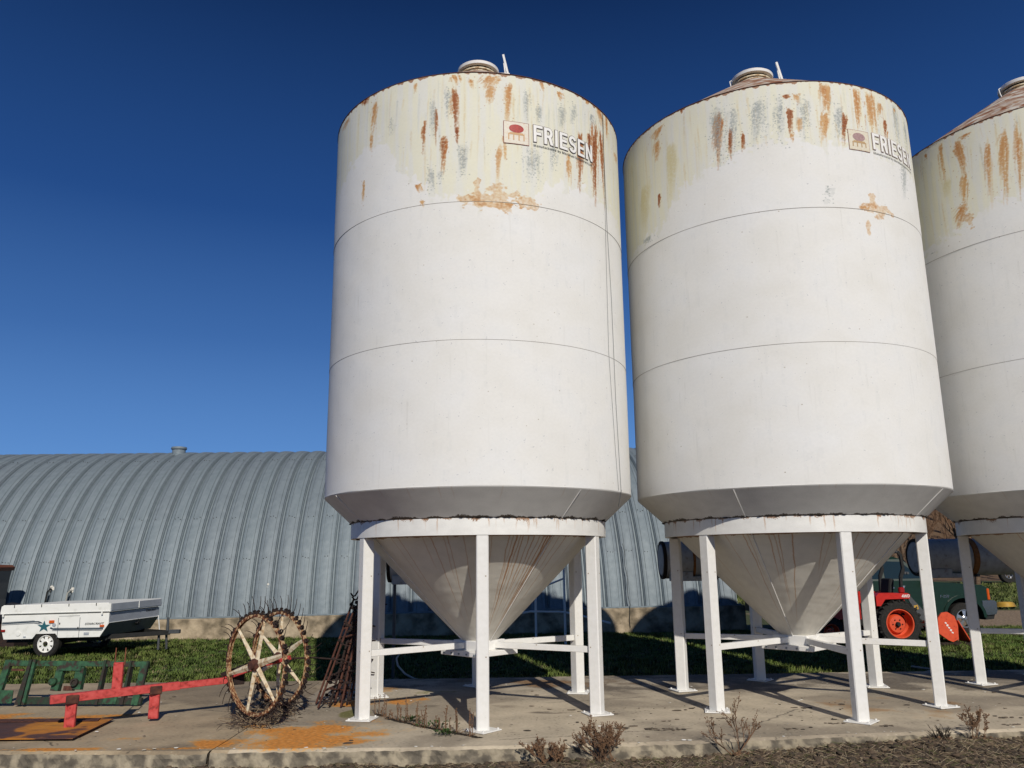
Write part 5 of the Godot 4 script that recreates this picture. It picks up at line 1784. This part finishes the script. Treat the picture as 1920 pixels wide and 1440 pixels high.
func build_truck() -> void:
	# pickup facing right; origin on the ground under the near front wheel
	var t := thing("pickup_truck", "dark green pickup truck parked facing right behind the bins", "pickup truck", Vector3(12.65, GROUND - .10, -23.5), Vector3(0, .04, 0))
	t.scale = Vector3.ONE * 1.049
	var W := 1.98
	var arch := func(cx: float, r: float) -> Array:
		var out := []
		for i in 13:
			var a := PI * i / 12.0
			out.append([cx + cos(a) * r, .42 + sin(a) * r])
		return out
	var side := [[.66, .52], [.74, .70], [.745, 1.02], [.70, 1.20], [.55, 1.27], [-.72, 1.36], [-.80, 1.40], [-3.1, 1.40], [-3.1, 1.36], [-5.3, 1.38], [-5.3, .56], [-4.2, .52]]
	side.append_array([[-4.18, .52]])
	for q in [[-3.60, .50], [0.0, .52]]:
		var ar: Array = arch.call(q[0], q[1])
		ar.reverse()
		side.append_array(ar)
	var body := Shape.new()
	body.slab(poly(side), 0.0, -W)
	put("body", body, M.truck, t)
	var cab := Shape.new()
	var low := poly([[-.78, 1.385], [-3.08, 1.385], [-3.02, 1.92], [-2.85, 2.02], [-1.75, 2.04], [-1.55, 2.0]])
	var cb := Shape.new()
	# greenhouse leans inwards towards the roof
	var sec := [[-.80, 1.38, .03], [-1.50, 1.97, .16], [-1.72, 2.04, .22], [-2.82, 2.03, .22], [-3.0, 1.95, .16], [-3.08, 1.38, .03]]
	for z in [0, 1]:
		var f := func(i: int) -> Vector3: return Vector3(sec[i][0], sec[i][1], -float(sec[i][2]) if z == 0 else -W + float(sec[i][2]))
		var o := Vector3(0, .2, 1 if z == 0 else -1)
		cb.quad(f.call(0), f.call(1), f.call(4), f.call(5), o)
		cb.quad(f.call(1), f.call(2), f.call(3), f.call(4), o)
	for i in 5:
		var p := Vector3(sec[i][0], sec[i][1], -sec[i][2])
		var q := Vector3(sec[i + 1][0], sec[i + 1][1], -sec[i + 1][2])
		cb.quad(p, q, Vector3(q.x, q.y, -W - q.z), Vector3(p.x, p.y, -W - p.z), Vector3([1, 1, 0, -1, -1][i], [.8, 1, 1, .5, .1][i], 0))
	put("cab", cb, M.truck, t)
	var lean := func(y: float) -> float: return -(.03 + (y - 1.38) / .59 * .13) + .006
	for q in [[[-1.02, 1.46], [-1.55, 1.90], [-2.05, 1.92], [-2.05, 1.45]], [[-2.15, 1.45], [-2.15, 1.92], [-2.78, 1.90], [-2.9, 1.45]]]:
		for far in 2:
			var s := Shape.new()
			var v := []
			for p in q:
				var zz: float = lean.call(p[1])
				v.append(Vector3(p[0], p[1], zz if far == 0 else -W - zz))
			s.quad(v[0], v[1], v[2], v[3], Vector3(0, 0, 1 - far * 2))
			put("side_window", s, M.glass, t)
	var ws := Shape.new()
	ws.quad(Vector3(-.83, 1.415, -.10), Vector3(-1.47, 1.955, -.22), Vector3(-1.47, 1.955, -W + .22), Vector3(-.83, 1.415, -W + .10), Vector3(1, .8, 0))
	for i in ws.v.size(): ws.v[i] += Vector3(.008, .008, 0)
	put("windscreen", ws, M.glass, t)
	# nearside door standing a little proud
	var dr := Shape.new()
	dr.slab(poly([[-.86, .60], [-.86, 1.34], [-2.08, 1.37], [-2.08, .60]]), .006, -.01)
	var door := put("door", dr, M.truck, t)
	var hn := Shape.new()
	hn.box(Vector3(-1.93, 1.22, .016), Vector3(.17, .05, .02), Basis.IDENTITY, .008)
	put("handle", hn, M.chrome, door)
	var mr := Shape.new()
	mr.box(Vector3(-1.02, 1.36, .20), Vector3(.10, .24, .20), Basis(Vector3.UP, .2), .03)
	mr.box(Vector3(-1.0, 1.30, .06), Vector3(.05, .05, .16))
	var mir := put("mirror", mr, M.black, t)
	var mg := Shape.new()
	mg.box(Vector3(-1.08, 1.37, .205), Vector3(.012, .18, .15), Basis(Vector3.UP, .2), .003)
	put("mirror_glass", mg, M.chrome, mir)
	words_on(t, "badge", "F-250", .10, Vector3(-.62, .98, .004), Basis.IDENTITY, M.chrome, .1).set_meta("label", "chrome badge on the front wing")
	var tri := Shape.new()
	tri.slab(poly([[-1.62, 1.27], [-1.54, 1.27], [-1.58, 1.20]]), .012, .006)
	put("door_emblem", tri, M.alloy, t)
	# flares, lamps, bumper, grille
	for q in [[0.0, .52], [-3.6, .50]]:
		var s := Shape.new()
		var outer: Array = arch.call(q[0], q[1] + .075)
		var inner: Array = arch.call(q[0], q[1] - .005)
		inner.reverse()
		s.slab(poly(outer + inner), .035, -.03)
		put("wheel_flare", s, M.truck, t)
		var well := Shape.new()
		var pr := []
		for i in 13:
			var a := PI * i / 12.0
			pr.append(Vector3(q[0] + cos(a) * (q[1] - .004), .42 + sin(a) * (q[1] - .004), 0))
		for i in 12:
			well.quad(pr[i], pr[i + 1], pr[i + 1] - Vector3(0, 0, .4), pr[i] - Vector3(0, 0, .4), Vector3(q[0], .42, 0) - pr[i])
		put("wheel_well", well, M.black, t)
	var am := Shape.new()
	am.box(Vector3(.715, 1.02, -.08), Vector3(.07, .30, .20), Basis.IDENTITY, .02)
	put("turn_lamp", am, M.amber, t)
	var hl := Shape.new()
	hl.box(Vector3(.745, 1.03, -.38), Vector3(.04, .24, .34), Basis.IDENTITY, .015)
	hl.box(Vector3(.745, 1.03, -W + .38), Vector3(.04, .24, .34), Basis.IDENTITY, .015)
	put("headlight", hl, M.glass, t)
	var bp := Shape.new()
	bp.slab(poly([[.50, .56], [.62, .48], [.86, .50], [.90, .60], [.90, .82], [.84, .86], [.52, .86]]), .02, -W - .02)
	put("bumper", bp, M.chrome, t)
	var lower := Shape.new()
	lower.slab(poly([[.56, .36], [.80, .38], [.84, .495], [.60, .475]]), -.02, -W + .02)
	put("bumper_valance", lower, M.black, t)
	var gl := Shape.new()
	for i in 5: gl.box(Vector3(.752, .92 + i * .055, -W / 2), Vector3(.03, .02, .95))
	put("grille", gl, M.chrome, t)
	var sl := Shape.new()
	sl.box(Vector3(-2.0, .53, .0), Vector3(2.4, .10, .10))
	put("running_board", sl, M.alloy, t)
	var fr := Shape.new()
	fr.box(Vector3(-2.2, .50, -W / 2), Vector3(5.2, .16, 1.1))
	put("chassis", fr, M.black, t)
	for x in [0.0, -3.6]:
		wheel(t, "wheel", Vector3(x, .40, -.12), .40, .26, .235, M.alloy, Basis.IDENTITY, "alloy")
		wheel(t, "wheel", Vector3(x, .40, -W + .12), .40, .26, .235, M.alloy, Basis(Vector3.UP, PI), "alloy")


func build_far() -> void:
	# long dark trailer far off on the field
	var t := thing("farm_trailer", "black flatbed trailer on big wheels standing far off on the field", "trailer", Vector3(37.2, GROUND, -62.5), Vector3(0, .05, 0))
	var s := Shape.new()
	s.box(Vector3(4.5, 1.25, -1.2), Vector3(13.0, .28, 2.4))
	s.box(Vector3(4.5, .95, -1.2), Vector3(12.0, .34, .9))
	put("deck", s, M.black, t)
	var b := Shape.new()
	b.box(Vector3(4.8, 1.9, -1.2), Vector3(11.6, 1.0, 2.2))
	put("load", b, M.rust_dark, t)
	for x in [0.0, 3.9, 5.3, 8.9]:
		wheel(t, "wheel", Vector3(x, .64, .05), .64, .4, .30, M.alloy, Basis.IDENTITY, "alloy")
	# yellow barrel half on the verge of the drive
	var y := thing("yellow_trough", "small yellow upturned trough at the edge of the gravel drive", "trough", Vector3(20.0, GROUND, -34.0), Vector3(0, .3, 0))
	var q := Shape.new()
	q.lathe([[.30, 0], [.32, .02], [.28, .20], [.22, .26], [0, .28]], 20, Vector3.ZERO, Basis.from_scale(Vector3(1.5, .7, .8)))
	put("shell", q, M.yellow, y)
	var w := Shape.new()
	w.lathe([[.33, 0], [.35, .015], [.33, .04]], 20, Vector3.ZERO, Basis.from_scale(Vector3(1.5, .7, .8)))
	put("lip", w, M.yellow, y)


# ------------------------------------------------------------------ plants and litter
func twiggy(s: Shape, p: Vector3, d: Vector3, len: float, rad: float, depth: int, spread: float, r: RandomNumberGenerator, buds: bool) -> void:
	var q := p + d.normalized() * len
	var m := (p + q) * .5 + Vector3(r.randf() - .5, r.randf() * .3, r.randf() - .5) * len * .15
	s.tube([p, m, q], rad, rad * .6, 4, false)
	if buds and depth <= 1:
		for k in 3:
			var o := p.lerp(q, r.randf_range(.4, 1.0))
			s.lathe([[0, -.006], [.006, 0], [0, .007]], 4, o + Vector3(r.randf() - .5, r.randf() - .5, r.randf() - .5) * .012)
	if depth <= 0:
		return
	for k in (3 if depth > 1 else 4):
		var nd := (d.normalized() + Vector3(r.randf() - .5, r.randf() * .55 - .1, r.randf() - .5) * spread * 2.0).normalized()
		twiggy(s, p.lerp(q, r.randf_range(.35, 1.0)), nd, len * r.randf_range(.45, .75), rad * .65, depth - 1, spread, r, buds)


func build_weeds() -> void:
	var r := RandomNumberGenerator.new()
	r.seed = 31
	# at, stems, length of stem, depth, spread, radius at the base, label
	var rows := [[Vector3(.92, -.16, -8.97), 19, .21, 3, 1.15, .09, "tall bushy dead brown weed at the pad edge below the leftmost bin's right front leg", true],
		[Vector3(.36, -.18, -8.90), 13, .13, 3, 1.2, .12, "low tangled dead weed left of the tall bushy one", true],
		[Vector3(2.32, -.15, -9.04), 3, .36, 3, .5, .05, "sparse dead weed with a few long bare branches before the middle bin", true],
		[Vector3(5.02, -.09, -9.42), 6, .18, 3, .6, .08, "dead brown weed with upright twigs at the pad edge, far right", true],
		[Vector3(4.62, -.09, -9.36), 14, .10, 2, .9, .06, "small dense dark weed clump at the pad edge, left of the far right weed", false]]
	for q in rows:
		var s := Shape.new()
		for i in q[1]:
			var a := r.randf() * TAU
			var d := Vector3(cos(a) * q[4] * r.randf_range(.2, 1.0), 1.0, sin(a) * q[4] * r.randf_range(.2, .8))
			if q[1] == 3: d = [Vector3(.85, 1, -.1), Vector3(-.05, 1, .1), Vector3(-.8, .7, 0)][i]
			twiggy(s, Vector3(r.randf_range(-1, 1) * q[5], 0, r.randf_range(-1, 1) * q[5] * .6), d, q[2] * r.randf_range(.75, 1.25), .0042 if q[1] > 3 else .007, q[3], .62, r, q[7])
		var w := thing("dead_weed", q[6], "weed", q[0], Vector3.ZERO, "dead weeds along the pad edge")
		put("stems", s, M.twig if q[7] else M.gunk, w)
		var lf := Shape.new()
		for i in 22:
			var p := Vector3(r.randf_range(-1, 1) * q[5] * 1.6, r.randf_range(0, .05), r.randf_range(-1, 1) * q[5])
			lf.quad(p, p + Vector3(r.randf_range(-.03, .03), .02, .01), p + Vector3(r.randf_range(-.04, .04), .035, r.randf_range(-.02, .02)), p + Vector3(.01, .01, .01), Vector3.UP)
		put("dry_leaves", lf, M.twig, w)
	# stalks that grow along the crack from the joint to the front leg of the first bin
	for i in 17:
		var f := i / 16.0
		var at := Vector3(lerpf(-1.75, -.52, f) + r.randf_range(-.05, .05), .0, lerpf(-10.9, -9.55, pow(f, .8)) + r.randf_range(-.06, .06))
		var s := Shape.new()
		for k in r.randi_range(1, 3):
			var h := r.randf_range(.08, .30)
			var o := Vector3(r.randf_range(-.04, .04), 0, r.randf_range(-.03, .03))
			s.tube([o, o + Vector3(r.randf_range(-.01, .01), h * .5, 0), o + Vector3(r.randf_range(-.02, .02), h, 0)], .005, .004, 4, false)
			for e in 8:
				s.lathe([[0, -.008], [.007, 0], [0, .009]], 4, o + Vector3(r.randf_range(-.01, .01), h * r.randf_range(.35, 1.0), r.randf_range(-.008, .008)))
		for k in 5:
			var a := r.randf() * TAU
			s.tube([Vector3.ZERO, Vector3(cos(a), .5, sin(a)) * r.randf_range(.03, .10)], .004, .002, 3, false)
		var n := put("dry_stalk", s, M.twig, self)
		n.position = at
		tag(n, "dry upright seed stalk in the concrete crack, %s counted from the far end" % ["first", "second", "third", "fourth", "fifth", "sixth", "seventh", "eighth", "ninth", "tenth", "eleventh", "twelfth", "thirteenth", "fourteenth", "fifteenth", "sixteenth", "last"][i], "weed", "dry stalks along the concrete crack")
	for q in [[-.95, -9.98, .20, "low green weed among the dry stalks in the concrete crack"], [-.78, -9.55, .09, "tiny green sprout at the near end of the concrete crack"], [-1.25, -10.35, .10, "small green weed at the far end of the concrete crack"]]:
		var s := Shape.new()
		for i in 90:
			var a := r.randf() * TAU
			var d: float = r.randf() * float(q[2])
			var p := Vector3(cos(a) * d * 1.5, r.randf() * .05, sin(a) * d * .7)
			var u := Vector3(cos(a), r.randf_range(.1, .9), sin(a)) * .035
			var v := u.cross(Vector3.UP).normalized() * .012
			s.quad(p, p + u * .5 + v, p + u, p + u * .5 - v, Vector3.UP)
		var n := put("green_weed", s, M.weed_green, self)
		if n.name != "green_weed": pass
		n.position = Vector3(q[0], .004, q[1])
		tag(n, q[3], "weed")
	# debris line in the crack
	var cr := Shape.new()
	for i in 150:
		var f := r.randf()
		var at := Vector3(lerpf(-1.8, -.4, f), .005, lerpf(-10.95, -9.42, pow(f, .8)))
		cr.lathe([[0, -.01], [r.randf_range(.008, .03), 0], [0, .012]], 5, at + Vector3(r.randf_range(-.02, .02), 0, r.randf_range(-.02, .02)), Basis(Vector3.UP, r.randf() * 6).scaled(Vector3(1.8, .7, .8)))
	var o := put("crack_debris", cr, M.gunk, self)
	o.set_meta("kind", "stuff")
	tag(o, "dark debris filling the crack across the concrete", "debris")


func build_grass() -> void:
	var r := RandomNumberGenerator.new()
	r.seed = 51
	var tuft := Shape.new()
	for i in 11:
		var a := r.randf() * TAU
		var p := Vector3(cos(a), 0, sin(a)) * r.randf() * .09
		var h := r.randf_range(.035, .085)
		var lean := Vector3(r.randf() - .5, 0, r.randf() - .5) * .07
		var wv := Vector3(cos(a + 1.3), 0, sin(a + 1.3)) * .0045
		var mid := p + lean * .35 + Vector3(0, h * .6, 0)
		var tip := p + lean + Vector3(0, h, 0)
		var up := Vector3(lean.x * 4, 1, lean.z * 4 + .5).normalized()
		tuft.tri(p - wv, p + wv, mid + wv * .8, up, up, up); tuft.tri(p - wv, mid + wv * .8, mid - wv * .8, up, up, up); tuft.tri(mid - wv * .8, mid + wv * .8, tip, up, up, up)
	var m := StandardMaterial3D.new()
	m.albedo_color = Color.WHITE
	m.vertex_color_use_as_albedo = true
	m.roughness = .8
	m.backlight_enabled = true
	m.backlight = Color(.10, .16, .03)
	var spots := []
	var patch := noise(52, .35, 3)
	for i in 60000:
		var x := r.randf_range(-15, 26)
		var z := r.randf_range(-25.6, -14.0)
		if z > -14.05 - .03 * x - .02 and r.randf() < .8: continue
		if z > -13.98 - .03 * x: continue
		if x > 13.5 and z > -14.6 - (x - 13.5) * .55: continue
		if x < 7.6 and z < -23.9 - (x + 9.7) * .066: continue
		spots.append([x, z, 1.0])
	for i in 9000:
		var z := r.randf_range(-64, -33.5)
		spots.append([r.randf_range(10.0, 48.0), z, 2.6])
	for i in 900:   # tall fringe along the back of the pad
		var x := r.randf_range(-9, 9)
		spots.append([x, -14.02 - .03 * maxf(x, -3.0) - r.randf() * .18, 1.5])
	var mm := MultiMesh.new()
	mm.transform_format = MultiMesh.TRANSFORM_3D
	mm.use_colors = true
	mm.mesh = tuft.mesh(m)
	mm.instance_count = spots.size()
	for i in spots.size():
		var q = spots[i]
		var n := patch.get_noise_2d(q[0], q[1])
		var k: float = q[2] * r.randf_range(.6, 1.25) * (1.0 + n * .5)
		mm.set_instance_transform(i, Transform3D(Basis(Vector3.UP, r.randf() * TAU).scaled(Vector3(1.3 if q[2] < 2 else 3.5, k, 1.3 if q[2] < 2 else 3.5)), Vector3(q[0], bump_at(q[0], q[1]) - .004, q[1])))
		var c := Color(.105, .175, .028).lerp(Color(.165, .21, .044), clampf(n + .5, 0, 1))
		if r.randf() < .07: c = Color(.30, .26, .12)
		if q[2] > 2: c = c.lerp(Color(.16, .17, .06), .4)
		mm.set_instance_color(i, c * r.randf_range(.75, 1.2))
	var g := MultiMeshInstance3D.new()
	g.name = "grass"
	g.multimesh = mm
	g.set_meta("kind", "stuff")
	tag(g, "short green grass between the pad and the barn and out to the field", "grass")
	add_child(g, true)


func scatter(called: String, label: String, category: String, piece: Shape, m: Material, places: Array, cols: Array) -> void:
	var mat := m.duplicate() as StandardMaterial3D
	mat.vertex_color_use_as_albedo = true
	var mm := MultiMesh.new()
	mm.transform_format = MultiMesh.TRANSFORM_3D
	mm.use_colors = true
	mm.mesh = piece.mesh(mat)
	mm.instance_count = places.size()
	for i in places.size():
		mm.set_instance_transform(i, places[i])
		mm.set_instance_color(i, cols[rng.randi() % cols.size()])
	var o := MultiMeshInstance3D.new()
	o.name = called
	o.multimesh = mm
	o.set_meta("kind", "stuff")
	tag(o, label, category)
	add_child(o, true)


func build_litter() -> void:
	var r := rng
	var plain := paint(Color.WHITE, .95)
	var clod := Shape.new()
	clod.lathe([[0, -.5], [.7, -.35], [1, 0], [.75, .4], [.3, .62], [0, .66]], 8, Vector3.ZERO, Basis.IDENTITY, 0, TAU, true)
	var nz := noise(66, .8, 2)
	for i in clod.v.size(): clod.v[i] *= 1.0 + nz.get_noise_3dv(clod.v[i] * 2.0) * .5
	var p := []
	for i in 11000:
		var x := r.randf_range(-6.2, 6.8)
		var z: float = edge_at(x) + .03 + r.randf() * (.9 if x < 3.0 else 1.5)
		if x < -.5 and r.randf() < .5: continue
		var k := pow(r.randf(), 3.0) * .035 + .006
		p.append(Transform3D(Basis(Vector3(r.randf(), 1, r.randf()).normalized(), r.randf() * TAU).scaled(Vector3(k * r.randf_range(.8, 1.5), k * .7, k)), Vector3(x, bump_at(x, z) + k * .2, z)))
	scatter("soil_clods", "dark brown crumbly soil in front of the concrete pad", "soil", clod, plain, p, [Color(.065, .045, .03), Color(.095, .065, .042), Color(.045, .033, .022), Color(.125, .09, .058)])
	var stalk := Shape.new()
	stalk.tube([Vector3(-.5, 0, 0), Vector3(-.1, .02, .03), Vector3(.5, 0, 0)], .02, .012, 4, false)
	p = []
	for i in 9500:
		var x := r.randf_range(-6.2, 6.8)
		var z: float = edge_at(x) + .035 + r.randf() * (.9 if x < 3.0 else 1.5)
		if x < .5 and r.randf() < .6: continue
		var l := r.randf_range(.03, .16)
		p.append(Transform3D(Basis(Vector3.UP, r.randf() * TAU) * Basis(Vector3(0, 0, 1), r.randf_range(-.5, .7)) * Basis.from_scale(Vector3(l, .12, .12)), Vector3(x, bump_at(x, z) + .012, z)))
	scatter("dead_stalks", "dead plant stalks lying over the bare soil in front", "plant litter", stalk, plain, p, [Color(.20, .14, .09), Color(.13, .09, .06), Color(.30, .23, .14), Color(.40, .33, .22), Color(.09, .10, .03)])
	# dead grass and wire caught under the rake wheels
	p = []
	for i in 420:
		var f := r.randf()
		var at := Vector3(lerpf(-3.42, -2.85, r.randf()), 0, lerpf(-10.0, -11.5, f)) + Vector3(r.randfn(0, .08), 0, r.randfn(0, .08))
		var l := r.randf_range(.05, .22)
		p.append(Transform3D(Basis(Vector3.UP, r.randf() * TAU) * Basis(Vector3(0, 0, 1), r.randf_range(-.3, .9)) * Basis.from_scale(Vector3(l, .22, .22)), at + Vector3(0, .015 + absf(r.randfn(0, .05)), 0)))
	scatter("tangled_stalks", "dark dead grass and bent wire tangled under the two rake wheels", "plant litter", stalk, plain, p, [Color(.05, .035, .03), Color(.09, .06, .045), Color(.16, .11, .07), Color(.24, .18, .11)])
	# crumbs, droppings and chips on the concrete
	p = []
	for i in 300:
		var x := r.randf_range(-6.5, 9.0)
		var z := r.randf_range(-13.8, -9.2)
		if i < 130:
			x = r.randf_range(.2, 6.5); z = r.randf_range(-11.4, -9.3)
		if z > edge_at(x) - .05: continue
		var k := pow(r.randf(), 3.0) * .022 + .005
		p.append(Transform3D(Basis(Vector3.UP, r.randf() * TAU).scaled(Vector3(k * r.randf_range(1.0, 2.6), k * .5, k)), Vector3(x, .004, z)))
	for c in 15:   # small heaps
		var cx := r.randf_range(.4, 6.5)
		var cz := r.randf_range(-11.0, -9.5)
		for i in 9:
			var k := r.randf_range(.006, .016)
			p.append(Transform3D(Basis(Vector3.UP, r.randf() * TAU).scaled(Vector3(k * 1.8, k * .6, k)), Vector3(cx + r.randf_range(-.10, .10), .005, cz + r.randf_range(-.035, .035))))
	scatter("dark_crumbs", "dark dirt crumbs scattered on the concrete pad", "litter", clod, plain, p, [Color(.05, .04, .03), Color(.09, .07, .05), Color(.14, .11, .08)])
	p = []
	for i in 230:
		var x := r.randf_range(-6.5, 9.0)
		var z := r.randf_range(-13.9, -8.95)
		if i < 90: z = edge_at(x) - .04 + r.randf_range(-.1, .02)
		if z > edge_at(x) - .02: continue
		var k := pow(r.randf(), 2.5) * .016 + .004
		p.append(Transform3D(Basis(Vector3.UP, r.randf() * TAU).scaled(Vector3(k * 1.4, k * .5, k)), Vector3(x, .004, z)))
	scatter("pale_chips", "pale chips of paint and stone scattered on the concrete", "litter", clod, plain, p, [Color(.62, .60, .54), Color(.75, .74, .70), Color(.45, .41, .33)])
